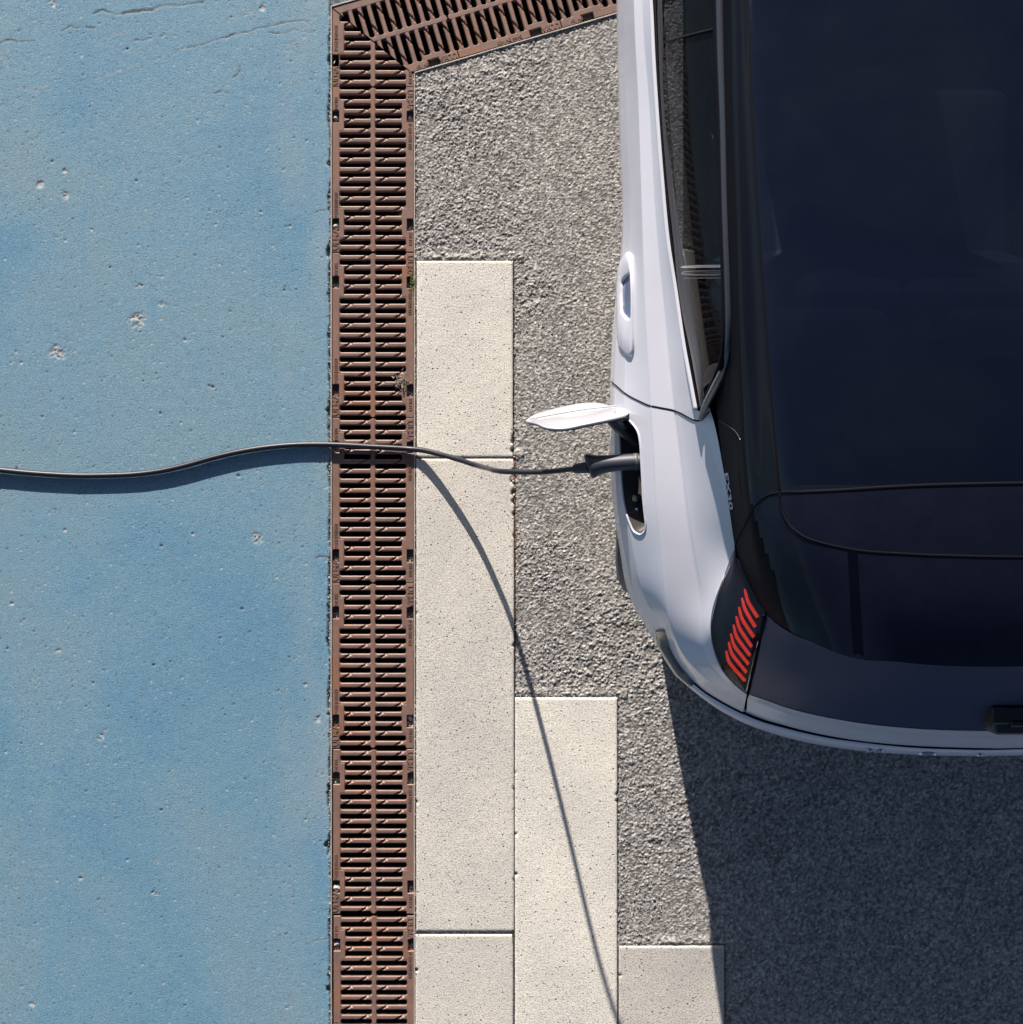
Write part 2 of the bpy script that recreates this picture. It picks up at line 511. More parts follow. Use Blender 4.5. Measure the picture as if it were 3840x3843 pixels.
def sheet(name, tiles, hfun, mat, keep, far, kind):
    Vs, Fs, At, base = [], [], [], 0
    for (x0, x1, y0, y1, st) in tiles:
        nx = int((x1 - x0) / st) + 1; ny = int((y1 - y0) / st) + 1
        X, Y = np.meshgrid(np.linspace(x0, x1, nx), np.linspace(y0, y1, ny), indexing='ij')
        Z, A = hfun(X, Y)
        V = np.stack([X, Y, Z], -1).reshape(-1, 3)
        F = grid_faces(nx, ny)
        c = V[F].mean(1)
        F = F[keep(c[:, 0], c[:, 1])]
        used = np.zeros(len(V), bool); used[F.ravel()] = True
        rm = np.cumsum(used) - 1
        Vs.append(V[used]); Fs.append(rm[F] + base); base += used.sum()
        At.append({k: a.reshape(-1)[used] for k, a in A.items()})
    for (x0, x1, y0, y1, z) in far:
        Vs.append(np.array([(x0, y0, z), (x1, y0, z), (x1, y1, z), (x0, y1, z)])); Fs.append(np.array([[0, 1, 2, 3]]) + base); base += 4
        At.append({k: np.full(4, 0.5 if k == 'stone' else 0.0) for k in At[0]})
    me = np_mesh(name, np.vstack(Vs), np.vstack(Fs))
    for k in At[0]:
        a = me.attributes.new(k, 'FLOAT', 'POINT')
        a.data.foreach_set('value', np.concatenate([d[k] for d in At]).astype(np.float32))
    o = link(name, me, mat)
    tag(o, kind=kind)
    return o

def slab_dist(x, y):
    """distance outside the nearest slab (negative inside)"""
    d = np.full(x.shape, 9.0)
    for a, b, c, e in SL_W:
        dx = np.maximum(a - x, x - b); dy = np.maximum(c - y, y - e)
        o = np.hypot(np.maximum(dx, 0), np.maximum(dy, 0)) + np.minimum(np.maximum(dx, dy), 0)
        d = np.minimum(d, o)
    return d

def h_asphalt(X, Y):
    wx = X + 0.004 * (fbm(X * 60, Y * 60, 3, 2) - .5); wy = Y + 0.004 * (fbm(X * 60, Y * 60, 9, 2) - .5)
    f1, id1 = worley(wx / 0.0070, wy / 0.0070, 11)
    f2, id2 = worley(wx / 0.0055, wy / 0.0055, 31)
    f3, id3 = worley(wx / 0.021, wy / 0.021, 51)
    coarse = np.clip((fbm(X * 3.1 + 4, Y * 3.1, 77, 3) - 0.43) * 3.2, 0, .8)
    # loose, ravelled areas: by the channel head, above the first slab, and by the lower slabs
    for cx, cy, r in ((1690, 400, 150), (1800, 870, 170), (1650, 930, 150), (2050, 2150, 130), (2050, 2500, 130), (2400, 3200, 110), (1990, 1080, 90)):
        p = G(cx, cy); coarse = np.maximum(coarse, np.clip(1.5 - np.hypot(X - p.x, Y - p.y) / (r / 1250), 0, 1) * (0.30 + 0.75 * fbm(X * 12, Y * 12, 5, 2)))
    dome1 = np.clip(1 - f1 * f1 * 1.5, 0, 1); dome2 = np.clip(1 - f2 * f2 * 1.6, 0, 1); dome3 = np.clip(1 - f3 * f3 * 2.0, 0, 1)
    z = 0.0020 * dome1 * (0.3 + id1) * (0.75 + 1.5 * coarse) + 0.0012 * dome2 * (0.4 + id2) + coarse * 0.0034 * dome3 * (id3 > 0.6) * id3
    z += 0.003 * (fbm(X * 5, Y * 5, 91, 3) - 0.5)
    hole = np.clip((fbm(X * 34, Y * 34, 15, 2) - 0.50) * 9, 0, 1) * coarse
    z -= hole * 0.003
    sd = slab_dist(X, Y)
    rise = np.clip(1 - sd / 0.05, 0, 1)
    topside = np.zeros_like(X)
    for a, b, c, e in SL_W:            # a lip of asphalt heaped on the upper side of the slabs
        topside = np.maximum(topside, ((X > a - .02) & (X < b + .03)) * np.clip(1 - np.abs(Y - e - 0.012) / 0.02, 0, 1))
    z += 0.013 * topside * np.clip(fbm(X * 55, Y * 55, 8, 3) - .15, 0, 1) - 0.007 * np.clip(1 - sd / 0.007, 0, 1) * (1 - 0.8 * topside)
    z -= 0.004
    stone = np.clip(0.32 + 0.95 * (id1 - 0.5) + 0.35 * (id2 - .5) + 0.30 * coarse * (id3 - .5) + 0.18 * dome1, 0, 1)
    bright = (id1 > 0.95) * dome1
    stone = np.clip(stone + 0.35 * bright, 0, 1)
    gap = np.clip((f1 - 0.62) * 2.2, 0, 0.55) + 0.5 * hole + np.clip(1 - sd / 0.006, 0, 1) * 0.6
    return z, dict(stone=stone, gap=np.clip(gap, 0, 0.9))
def keep_asphalt(x, y):
    return (x > XR - 0.001) & (above_diag(x, y) < 0.002) & (slab_dist(x, y) > -0.006)
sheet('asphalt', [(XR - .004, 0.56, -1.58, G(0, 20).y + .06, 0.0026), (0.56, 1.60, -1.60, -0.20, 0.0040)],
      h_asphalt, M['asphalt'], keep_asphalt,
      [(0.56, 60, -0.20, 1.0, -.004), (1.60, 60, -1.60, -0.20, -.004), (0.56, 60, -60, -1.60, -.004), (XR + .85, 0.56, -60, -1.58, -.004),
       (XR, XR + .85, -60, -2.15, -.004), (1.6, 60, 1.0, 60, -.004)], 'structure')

CR = [  # cracks traced across the blue paving: (points, half width, depth)
    ([(350, 52), (385, 38), (420, 50), (460, 56), (500, 42), (560, 38), (620, 24), (700, 18), (760, 8)], 0.0022, 0.009),
    ([(0, 163), (30, 154), (80, 156), (130, 154)], 0.0018, 0.008),
    ([(235, 117), (262, 98), (275, 106), (360, 104)], 0.0014, 0.006),
    ([(0, 388), (70, 376), (150, 345), (270, 312), (380, 290), (480, 255), (560, 230), (640, 200), (700, 182)], 0.0010, 0.004),
    ([(700, 182), (760, 163), (830, 142), (900, 128), (930, 118), (1000, 98), (1060, 84), (1100, 80), (1160, 84)], 0.0016, 0.008),
    ([(505, 154), (545, 148), (572, 140)], 0.0020, 0.009),
    ([(610, 228), (680, 190), (740, 165)], 0.0010, 0.004),
    ([(1075, 158), (1100, 165), (1120, 168)], 0.0012, 0.006),
    ([(800, 352), (830, 342), (860, 348)], 0.0012, 0.006),
    ([(880, 288), (900, 262), (905, 250)], 0.0012, 0.006),
    ([(1185, 800), (1200, 792), (1235, 782)], 0.0016, 0.006),
    ([(1180, 2100), (1210, 2092), (1240, 2098)], 0.0012, 0.006),
    ([(1150, 3545), (1190, 3530), (1240, 3522)], 0.0012, 0.006),
    ([(380, 170), (430, 130), (480, 126)], 0.0008, 0.003),
    ([(60, 100), (110, 75), (180, 82), (220, 60), (260, 68)], 0.0010, 0.004),
    ([(150, 68), (165, 40), (220, 30), (280, 52)], 0.0008, 0.003),
    ([(420, 178), (500, 200), (560, 190), (640, 155), (720, 150)], 0.0008, 0.003),
    ([(1010, 120), (1060, 128), (1110, 112), (1180, 118)], 0.0011, 0.006),
    ([(1080, 300), (1130, 318), (1200, 330), (1235, 322)], 0.0008, 0.003),
    ([(1110, 440), (1150, 452), (1190, 446), (1230, 462)], 0.0008, 0.003),
    ([(800, 60), (860, 72), (930, 50), (1000, 58)], 0.0008, 0.003),
    ([(0, 350), (60, 330), (120, 338), (180, 320)], 0.0008, 0.003),
    ([(1040, 3010), (1100, 3020), (1160, 3005), (1230, 3022)], 0.0008, 0.003),
    ([(700, 440), (760, 420), (800, 432), (870, 410)], 0.0007, 0.003),
]
def h_blue(X, Y):
    z = 0.004 * (fbm(X * 1.2, Y * 1.2, 5, 2) - .5) + 0.0005 * (fbm(X * 45, Y * 45, 6, 3) - .5)
    worn = np.zeros_like(X); dirt = np.zeros_like(X)
    jx = 0.010 * (fbm(X * 38, Y * 38, 21, 3) - .47); jy = 0.010 * (fbm(X * 38, Y * 38, 22, 3) - .47)
    for pts, w, dep in CR:
        P = [(G(a, b).x, G(a, b).y) for a, b in pts]
        d = seg_dist(X + jx * 1.5, Y + jy * 1.5, P)
        wm = w * (0.45 + 1.2 * vnoise(X * 45, Y * 45, 33))
        k = np.clip(1.6 - d / (wm + .0004), 0, 1) * np.clip((fbm(X * 28, Y * 28, 35, 2) - .22) * 6, 0.50, 1)
        if dep < .005: k = k * .45
        z = z - dep * .14 * k; dirt = np.maximum(dirt, k * (0.95 if dep > .005 else .45))
        worn = np.maximum(worn, 0.25 * np.clip(1 - d / 0.007, 0, 1) * (vnoise(X * 90, Y * 90, 4) > .55))
    # pits
    for sc, seed, thr, r, dep in ((0.045, 71, 0.60, 0.0020, 0.0016), (0.018, 72, 0.68, 0.0014, 0.0011), (0.15, 73, 0.55, 0.0028, 0.0026)):
        x, y = X / sc, Y / sc
        ix, iy = np.floor(x), np.floor(y)
        for dx in (-1, 0, 1):
            for dy in (-1, 0, 1):
                cx, cy = ix + dx, iy + dy
                q = hash2(cx, cy, seed + 5)
                px = (cx + hash2(cx, cy, seed)) * sc; py = (cy + hash2(cx, cy, seed + 1)) * sc
                rr = r * (0.55 + 0.9 * hash2(cx, cy, seed + 2)); st = 0.6 + 0.9 * hash2(cx, cy, seed + 3)
                d = np.hypot((X - px + jx * .25) / st, (Y - py + jy * .25))
                k = np.clip(1.5 - d / rr, 0, 1) * (q > thr)
                z = z - dep * k; pale = hash2(cx, cy, seed + 7) > 0.55
                dirt = np.maximum(dirt, np.where(pale, 0, 0.9 * k)); worn = np.maximum(worn, np.where(pale, k, 0.3 * k))
    # spalled patches seen as bare concrete
    for cx, cy, r in ((515, 1200, 34), (245, 733, 15), (215, 1325, 30), (150, 690, 16), (968, 2020, 22), (380, 2765, 14), (580, 3350, 10), (218, 2445, 10), (1195, 2695, 14),
                      (345, 860, 8), (245, 640, 10), (525, 1075, 12), (605, 1140, 10), (985, 28, 14), (195, 12, 14), (120, 3770, 12), (610, 135, 9)):
        p = G(cx, cy); d = np.hypot(X - p.x, Y - p.y) / (r / 1250)
        k = np.clip((1.15 - d) * 2 + 2.6 * (fbm(X * 110, Y * 110, 18, 2) - 0.47), 0, 1) * (d < 1.6)
        k = k * (vnoise(X * 220, Y * 220, 19) > 0.38)
        z = z - 0.0022 * k; worn = np.maximum(worn, k * 0.85)
    e = XL - X                                    # distance from the channel rail
    rag = 0.0058 + 0.019 * (fbm(Y * 17, X * 17, 40, 6) - .45) + 0.050 * np.clip(fbm(Y * 23 + 3, X * 60, 41, 4) - .56, 0, 1)
    k = np.clip((rag - e) / 0.0022, 0, 1)
    z = z - 0.009 * k; dirt = np.maximum(dirt, k * (0.35 + 0.65 * (vnoise(X * 250, Y * 250, 44) > .45)))
    worn = np.maximum(worn, (1 - k) * 0.26 * np.clip((0.14 + .12 * fbm(Y * 3, X, 8, 2) - e) / .12, 0, 1) * np.clip(fbm(X * 7, Y * 2.5, 47, 3) * 3.4 - 1.15, 0, 1))
    z += 0.0018 * np.clip(1 - e / 0.03, 0, 1) * (fbm(X * 60, Y * 60, 48, 3)) * (1 - k)
    z += 0.0012
    return z, dict(worn=np.clip(worn, 0, 1), dirt=np.clip(dirt, 0, 1))
def keep_blue(x, y):
    return (x < XL + .0005) | ((above_diag(x, y, DW) > -.004))
sheet('blue_paving', [(-1.60, XL, -1.60, 1.60, 0.0032), (XL, 0.5, 1.46, 1.62, .006)], h_blue, M['blue'], keep_blue,
      [(-60, -1.60, -60, 60, .0012), (-1.60, XL, -60, -1.60, .0012), (-1.60, XL, 1.60, 60, .0012), (XL, 1.6, 2.2, 60, .0012)], 'structure')

# ---- channel trough under the gratings
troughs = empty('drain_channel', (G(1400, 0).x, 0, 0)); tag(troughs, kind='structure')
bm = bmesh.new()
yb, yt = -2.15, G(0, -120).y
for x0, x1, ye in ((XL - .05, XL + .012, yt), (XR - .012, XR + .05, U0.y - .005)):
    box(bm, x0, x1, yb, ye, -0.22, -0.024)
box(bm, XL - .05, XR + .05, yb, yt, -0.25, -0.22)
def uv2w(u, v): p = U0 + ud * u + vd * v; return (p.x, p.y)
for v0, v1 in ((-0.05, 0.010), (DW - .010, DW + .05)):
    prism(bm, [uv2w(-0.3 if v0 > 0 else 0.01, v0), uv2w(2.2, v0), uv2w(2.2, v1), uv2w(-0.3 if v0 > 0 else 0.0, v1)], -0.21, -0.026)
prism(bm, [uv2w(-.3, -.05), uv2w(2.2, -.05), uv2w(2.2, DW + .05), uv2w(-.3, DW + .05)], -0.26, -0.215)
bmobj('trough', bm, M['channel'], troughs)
# bearing ledges that show in the bolt recesses
bm = bmesh.new()
box(bm, XL + .002, XL + .026, -2.1, G(0, 36).y, -.024, -.014)
box(bm, XR - .026, XR - .002, -2.1, G(0, 280).y, -.024, -.014)
prism(bm, [uv2w(0.02, 0.002), uv2w(2.1, 0.002), uv2w(2.1, .026), uv2w(0.02, .026)], -.024, -.014)
prism(bm, [uv2w(-0.2, DW - .026), uv2w(2.1, DW - .026), uv2w(2.1, DW - .002), uv2w(-0.2, DW - .002)], -.024, -.014)
bmobj('ledge', bm, M['ledge'], troughs)
def rail(pts, w):
    bm = bmesh.new()
    n = 60; P = []
    (ax, ay), (bx, by) = pts
    nx, ny = -(by - ay), bx - ax; l = math.hypot(nx, ny); nx /= l; ny /= l
    lo, hi = [], []
    for i in range(n + 1):
        t = i / n; x, y = ax + (bx - ax) * t, ay + (by - ay) * t
        a = w * .5 * random.uniform(.75, 1.1); b = w * .5 * random.uniform(.8, 1.05)
        lo.append((x - nx * a, y - ny * a)); hi.append((x + nx * b, y + ny * b))
    prism(bm, lo + hi[::-1], -.03, .0022, .0006)
    bmobj('edge_rail', bm, M['rail'], troughs)
rail([(XL + .0005, yb), (XL + .0005, G(0, 24).y)], .0042)
rail([(XR - .001, yb), (XR - .001, G(0, 276).y)], .0040)
rail([uv2w(0.004, -.001), uv2w(2.2, -.001)], .0038)
rail([uv2w(-0.183, DW - .002), uv2w(2.2, DW + .001)], .0038)

# ================================================================== GRATINGS
PX = 1 / 1250.0
PITCH = 36.47 * PX
def bar_mesh(length, side, w=0.0144, cut=None):
    """one bar: rounded flat bar with flared ends and a slanting notch; runs along +x, centre 0"""
    NX, T = 46, [(-1, -.022), (-1, -.0060), (-.82, -.0022), (-.5, -.0003), (0, 0), (.66, 0), (.88, -.0010), (1, -.0028), (1, -.022)]
    xs = sorted(set(list(np.linspace(0, length, NX)) + [0.0015, .003, length - .003, length - .0015]))
    half = PITCH / 2
    s0 = 0.016 if side == 0 else 0.064
    if length < .09: s0 = 0.006 if side == 0 else 0.050
    V, F = [], []
    def flare(d):
        r = 0.0068
        if d >= r: return w / 2
        return w / 2 + (half - w / 2) * (1 - math.sqrt(max(0, 1 - (1 - d / r)**2)))
    for x in xs:
        hw = flare(min(x, length - x))
        for t, z in T:
            y = t * hw
            zz = z
            if z > -.02:
                s = x - s0 - 1.75 * y            # slanting groove
                if 0 <= s <= .0150:
                    k = min(1, s / .0026, (.0150 - s) / .0055)
                    zz = z - .0062 * k
            V.append((x, y, zz))
    m = len(T)
    for i in range(len(xs) - 1):
        for j in range(m - 1):
            F.append((i * m + j, (i + 1) * m + j, (i + 1) * m + j + 1, i * m + j + 1))
    me = bpy.data.meshes.new('bar'); me.from_pydata(V, [], F); me.update()
    me.materials.append(M['grate'])
    return me
VR = [0, 26 * PX, 43 * PX, 144 * PX, 159.5 * PX, 261 * PX, 276.5 * PX, 304 * PX]   # across the grating
GW = VR[7]
BARS = {}
for bank in (0, 1):
    for ln in ('L', 'S'):
        if bank == 0: v0 = VR[1] if ln == 'L' else VR[2]; v1 = VR[3]
        else: v0 = VR[4]; v1 = VR[6] if ln == 'L' else VR[5]
        for side in (0, 1):
            BARS[bank, ln, side] = (bar_mesh(v1 - v0, side), v0)
def text_mesh(s, size, depth=0.0012):
    cu = bpy.data.curves.new('lettering', 'FONT'); cu.body = s; cu.size = size; cu.extrude = depth; cu.resolution_u = 1
    cu.align_x = 'LEFT'; cu.align_y = 'CENTER'; cu.offset = size * 0.012
    o = bpy.data.objects.new('lettering', cu); C.objects.link(o)
    bpy.context.view_layer.update()
    me = bpy.data.meshes.new_from_object(o.evaluated_get(bpy.context.evaluated_depsgraph_get()))
    bpy.data.objects.remove(o); bpy.data.curves.remove(cu)
    me.name = 'lettering'; me.materials.clear(); me.materials.append(M['grate'])
    return me
TXT = {'std': text_mesh('D400 EN1433', .0135), 'logo': text_mesh('ULMA', .0250), 'small': text_mesh('EN 124', .0125), 'logo2': text_mesh('ULMA', .0210)}

def grating(origin, ax_u, ax_v, n, pattern, label, group, notch=(), cutplane=None, tdir=1, texts=(), name='drain_grating'):
    """n pitches long; u runs along the channel, v across"""
    root = empty(name, origin); tag(root, label, 'drain grate', group)
    Mx = Matrix(((ax_v.x, ax_u.x, 0, origin.x), (ax_v.y, ax_u.y, 0, origin.y), (0, 0, 1, origin.z), (0, 0, 0, 1)))
    Lr = n * PITCH; g = 0.0011
    def isS(k): return pattern[k] == 'S'
    # inner edge of the outer rails, stepped where the slots are short
    def edge(vl, vs_):
        pts = []; k = 0; cur = vl
        pts.append((vl, g))
        for k in range(n + 1):
            uc = k * PITCH
            want = vs_ if isS(k) else vl
            if want != cur:
                pts.append((cur, uc - PITCH / 2)); pts.append((want, uc - PITCH / 2)); cur = want
        pts.append((cur, Lr - g)); return pts
    bm = bmesh.new()
    L_in = edge(VR[1], VR[2]); R_in = edge(VR[6], VR[5])
    def outer(v_edge, sgn, nts):
        pts = [(v_edge, g)]
        for a, b in nts:
            d = sgn * 25 * PX
            pts += [(v_edge, a), (v_edge + d, a), (v_edge + d, b), (v_edge, b)]
        pts.append((v_edge, Lr - g)); return pts
    nl = [(a, b) for s, a, b in notch if s in 'LB']; nr = [(a, b) for s, a, b in notch if s in 'RB']
    bmr = [bm, bmesh.new(), bmesh.new()]
    prism(bm, outer(0, 1, nl) + L_in[::-1], -.022, 0, .0010)
    prism(bmr[1], outer(GW, -1, nr)[::-1] + R_in, -.022, 0, .0010)
    c = (VR[3] + VR[4]) / 2
    prism(bmr[2], [(c, g), (VR[4], .005), (VR[4], Lr - .005), (c + .001, Lr - g), (c - .001, Lr - g), (VR[3], Lr - .005), (VR[3], .005)], -.022, 0, .0010)
    objs = []
    def fin(name_, me, mat, mtx, share=None):
        if cutplane is None:
            o = bpy.data.objects.new(name_, me); C.objects.link(o); o.parent = root
            o.matrix_basis = Matrix.Translation(-root.location) @ mtx
            return o
        b = bmesh.new(); b.from_mesh(me); b.transform(mtx)
        co, no = cutplane
        r = bmesh.ops.bisect_plane(b, geom=b.verts[:] + b.edges[:] + b.faces[:], plane_co=co, plane_no=no, clear_outer=True)
        if not b.faces: b.free(); return None
        ed = [e for e in b.edges if e.is_boundary and abs((e.verts[0].co - co).dot(no)) < 1e-4 and abs((e.verts[1].co - co).dot(no)) < 1e-4]
        m2 = bpy.data.meshes.new(name_); b.transform(Matrix.Translation(-root.location)); b.to_mesh(m2); b.free()
        if not m2.materials: m2.materials.append(M['grate'])
        o = bpy.data.objects.new(name_, m2); C.objects.link(o); o.parent = root
        return o
    for nm, bq in zip(('side_rail', 'side_rail', 'spine'), bmr):
        bmesh.ops.recalc_face_normals(bq, faces=bq.faces[:])
        me = bpy.data.meshes.new(nm); bq.to_mesh(me); bq.free(); me.materials.append(M['grate'])
        fin(nm, me, M['grate'], Mx)
    for k in range(n):
        ln = 'S' if (isS(k) and isS(k + 1)) else 'L'
        # a bar next to a short slot meets the widened rail
        
        for bank in (0, 1):
            side = (k + 1) % 2
            me_, v0 = BARS[bank, ln, side]
            b_ = fin('bar', me_, M['grate'], Mx @ Matrix.Translation((v0, (k + .5) * PITCH, -.0004)) @ Matrix.Scale(tdir, 4, (0, 1, 0)))
    for (key, v, u, rot) in texts:
        fin('lettering', TXT[key], M['grate'], Mx @ Matrix.Translation((v, u, 0.0002)) @ Matrix.Rotation(rot, 4, 'Z'))
    return root

PAT = 'L' + 'L' + 'SSS' + 'LLLLLLLL' + 'SSS' + 'L' + 'L'
gx = G(1248, 0).x
seams = [326, 948, 1568, 2189, 2811, 3436, 4062]
downv = Vector((0, -1, 0)); rightv = Vector((1, 0, 0))
rz = math.pi / 2
def notches(u0s=((2.42, 3.66), (13.55, 14.85))):
    return [('B', a * PITCH, b * PITCH) for a, b in u0s]
# u runs down the picture; text reads up the picture on the left rail, down on the right
# the module frame is mirrored (u = -y), so lettering gets its own right-handed matrix below
def letter(root, key, px, py, rot, ang=0.0, z=0.0003):
    o = bpy.data.objects.new('lettering', TXT[key]); C.objects.link(o); o.parent = root
    p = G(px, py, z)
    o.matrix_basis = Matrix.Translation(p - root.location) @ Matrix.Rotation(rot, 4, 'Z')
    return o
GRP = 'brown cast iron gratings of the drain channel'
labs = ['brown slotted drain grate between the mitred corner and the asphalt head',
        'brown slotted drain grate left of the top end of the first pale slab',
        'brown slotted drain grate crossed by the black charging cable',
        'brown slotted drain grate next below the charging cable, rusty on its right rail',
        'brown slotted drain grate level with the top of the second row slab',
        'brown slotted drain grate at the bottom edge, beside the slab joint']
labs = ['brown slotted drain grate just below the mitred corner piece',
        'brown slotted drain grate beside the top end of the uppermost pale slab',
        'brown slotted drain grate crossed by the black charging cable',
        'second brown slotted drain grate below the charging cable',
        'brown slotted drain grate ending just above the lowest slab joint',
        'brown slotted drain grate at the very bottom beside the moss-edged slab joint']
labs[2] = 'brown slotted drain grate that the black charging cable crosses'
labs[3] = 'brown slotted drain grate left of where the cable shadow leaves the first slab row'
labs[4] = 'second brown slotted drain grate from the bottom of the straight run'
labs[5] = 'lowest brown slotted drain grate, cut by the bottom edge of the picture'
def make_run(i, y0, n, pat, lab, nts, cut=None):
    dx = 0.0
    o = G(0, y0, 0); o.x = gx + (0.0035 if i == 5 else 0.002 if i == 4 else 0)
    return grating(o, downv, rightv, n, pat, lab, GRP, notch=nts, cutplane=cut, tdir=-1)
for i in range(6):
    nts = notches()
    r = make_run(i, seams[i], 17, PAT, labs[i], nts)
    y0 = seams[i]
    letter(r, 'small', 1262, y0 + 84, rz); letter(r, 'std', 1262, y0 + 492, rz)
    letter(r, 'logo', 1261, y0 + 612, rz)
    letter(r, 'logo', 1538, y0 + 8, -rz); letter(r, 'std', 1538, y0 + 135, -rz); letter(r, 'small', 1540, y0 + 545, -rz)
# mitred top piece: seam at its lower end, cut along the diagonal
A, B_ = G(1240, 24), G(1549, 276)
dv = (B_ - A).normalized(); cut_n = Vector((-dv.y, dv.x, 0))
cut1 = (A - cut_n * .0016, cut_n)
o = G(0, 326); top_n = 10
org = G(0, 326 - top_n * 36.47); org.x = gx
patt = 'LLLL' + 'SSSS' + 'LLL'
r = grating(org, downv, rightv, top_n, 'LLLL' + 'SSS' + 'LLLL', 'brown drain grate cut to a triangle at the mitred corner', GRP,
            notch=[('L', (top_n - 3.35) * PITCH, (top_n - 2.15) * PITCH)], cutplane=cut1, tdir=-1)
letter(r, 'std', 1262, 190, rz); letter(r, 'logo2', 1261, 318, rz); letter(r, 'small', 1540, 312, rz)
# slanting run: u goes up-right, v across from its upper rail down to its lower rail
vdn = -vd * 1.035
def diag(u0, n, pat, lab, nts, cut=None):
    o = U0 + ud * u0 + vd * (GW * 1.035 + .004)
    # right-handed: v points down-picture, u along
    return grating(o, ud, vdn, n, pat, lab, 'brown gratings of the slanting drain run', notch=nts, cutplane=cut, tdir=1)
cut2 = (A + cut_n * .0016, -cut_n)
def dl(root, key, u, v, flip=True):
    o = bpy.data.objects.new('lettering', TXT[key]); C.objects.link(o); o.parent = root
    p = U0 + ud * u + vd * v; p.z = .0003
    o.matrix_basis = Matrix.Translation(p - root.location) @ Matrix.Rotation(ANG + (math.pi if flip else 0), 4, 'Z')
r = diag(0.146 - 12 * PITCH, 12, 'L' * 9 + 'SS' + 'LL', 'mitred brown drain grate starting the slanting run at the top', [('R', 8.75 * PITCH, 10.0 * PITCH)], cut2)
dl(r, 'logo2', .141, .0165); dl(r, 'small', 0.052, .014)
r = diag(0.146, 11, 'L' * 8 + 'SS' + 'LL', 'middle brown drain grate of the slanting run, lettering facing the asphalt', [('B', 7.65 * PITCH, 8.9 * PITCH)])
dl(r, 'logo2', .462, .0165); dl(r, 'std', .345, .0145)
r = diag(0.146 + 11 * PITCH, 17, PAT, 'brown drain grate of the slanting run that runs in under the car', [('B', 2.2 * PITCH, 3.5 * PITCH)])
dl(r, 'small', .535, .0145)

# bits lying in the bolt recesses
def pebble(px, py, r, lab, mat='grit', z=-.011):
    bm = bmesh.new(); chunk(bm, (0, 0, 0), r, .8)
    o = bmobj('pebble', bm, M[mat], None); o.location = G(px, py, z); tag(o, lab, 'pebble', 'pebbles in the bolt recesses')
pebble(1260, 232, .010, 'white pebble in the bolt recess of the mitred corner grate')
pebble(1259, 438, .0095, 'white pebble in the upper left bolt recess below the mitre')
pebble(1260, 845, .0095, 'white pebble in the left bolt recess above the first slab end')
pebble(1536, 437, .0080, 'white chip in the right bolt recess below the mitre')
pebble(1263, 3333, .0125, 'large white pebble in a left bolt recess near the bottom')
pebble(1264, 3545, .0100, 'white pebble in the lowest left bolt recess')
pebble(1538, 2695, .0090, 'tan pebble in a right bolt recess beside the long slab')
bm = bmesh.new()
for i in range(520):
    k = random.randrange(6); side = random.random() < .55
    ny = seams[k] + random.choice([random.uniform(112, 133), random.uniform(520, 540)])
    if k in (0,) or True:
        px = random.uniform(1249, 1272) if side else random.uniform(1527, 1550)
        chunk(bm, G(px, ny, -.0135), random.uniform(.0010, .0028), .7)
o = bmobj('recess_grit', bm, M['grit'], troughs); tag(o, kind='stuff')

# ================================================================== SLABS
pav = empty('slab_paving', G(1700, 2600)); tag(pav, kind='structure')
def make_slab(idx, rect, chips=()):
    a, b, c, d = rect
    x0, x1, y0, y1 = G(a, 0).x, G(b, 0).x, G(0, d).y, G(0, c).y
    st = .0045
    nx = int((x1 - x0) / st); ny = int((y1 - y0) / st)
    X, Y = np.meshgrid(np.linspace(x0, x1, nx), np.linspace(y0, y1, ny), indexing='ij')
    e = np.minimum(np.minimum(X - x0, x1 - X), np.minimum(Y - y0, y1 - Y))
    Z = 0.0055 + 0.0008 * (fbm(X * 60, Y * 60, idx, 3) - .5) + .002 * (fbm(X * 2, Y * 2, idx + 7, 2) - .5)
    edge = np.clip(1 - e / 0.0046, 0, 1)
    Z -= 0.0017 * edge ** 1.5 * (0.8 + .5 * vnoise(X * 70, Y * 70, idx))
    for (cx, cy, r) in chips:
        p = G(cx, cy); dd = np.hypot(X - p.x, Y - p.y) + 0.006 * (fbm(X * 90, Y * 90, 3, 2) - .5)
        Z -= .014 * np.clip((r / 1250 - dd) / .004, 0, 1)
    # a little waviness along the arrises
    X2 = X + .0012 * (fbm(Y * 20, X * 3, idx + 30, 2) - .5) * (np.abs(X - x0) + np.abs(X - x1) > 0)
    V = np.stack([X2, Y, Z], -1).reshape(-1, 3); F = grid_faces(nx, ny)
    idg = np.arange(nx * ny).reshape(nx, ny)
    loop = np.concatenate([idg[:, 0], idg[-1, 1:], idg[-2::-1, -1], idg[0, -2:0:-1]])
    low = V[loop].copy(); low[:, 2] = -.06
    b0 = len(V); V = np.vstack([V, low]); n = len(loop)
    S = np.stack([loop, b0 + np.arange(n), b0 + (np.arange(n) + 1) % n, np.roll(loop, -1)], 1)
    me = np_mesh('paving_slab', V, np.vstack([F, S]))
    return link('paving_slab', me, M['slab'], pav)
s1 = make_slab(1, SLABS[0], [(1934, 1655, 14), (1932, 1690, 14), (1930, 1640, 10)])
s1['label'] = 'short pale slab at the top of the first row'
s2 = make_slab(2, SLABS[1], [(1936, 1800, 20), (1934, 1850, 16), (1936, 1880, 14), (1934, 1775, 16), (1932, 1930, 9), (1934, 1722, 9), (1934, 2010, 8), (1562, 2300, 5), (1562, 3010, 6), (1931, 2420, 7), (1930, 2960, 6), (1931, 3300, 6)])
s2['label'] = 'longest pale slab with a broken upper right corner'
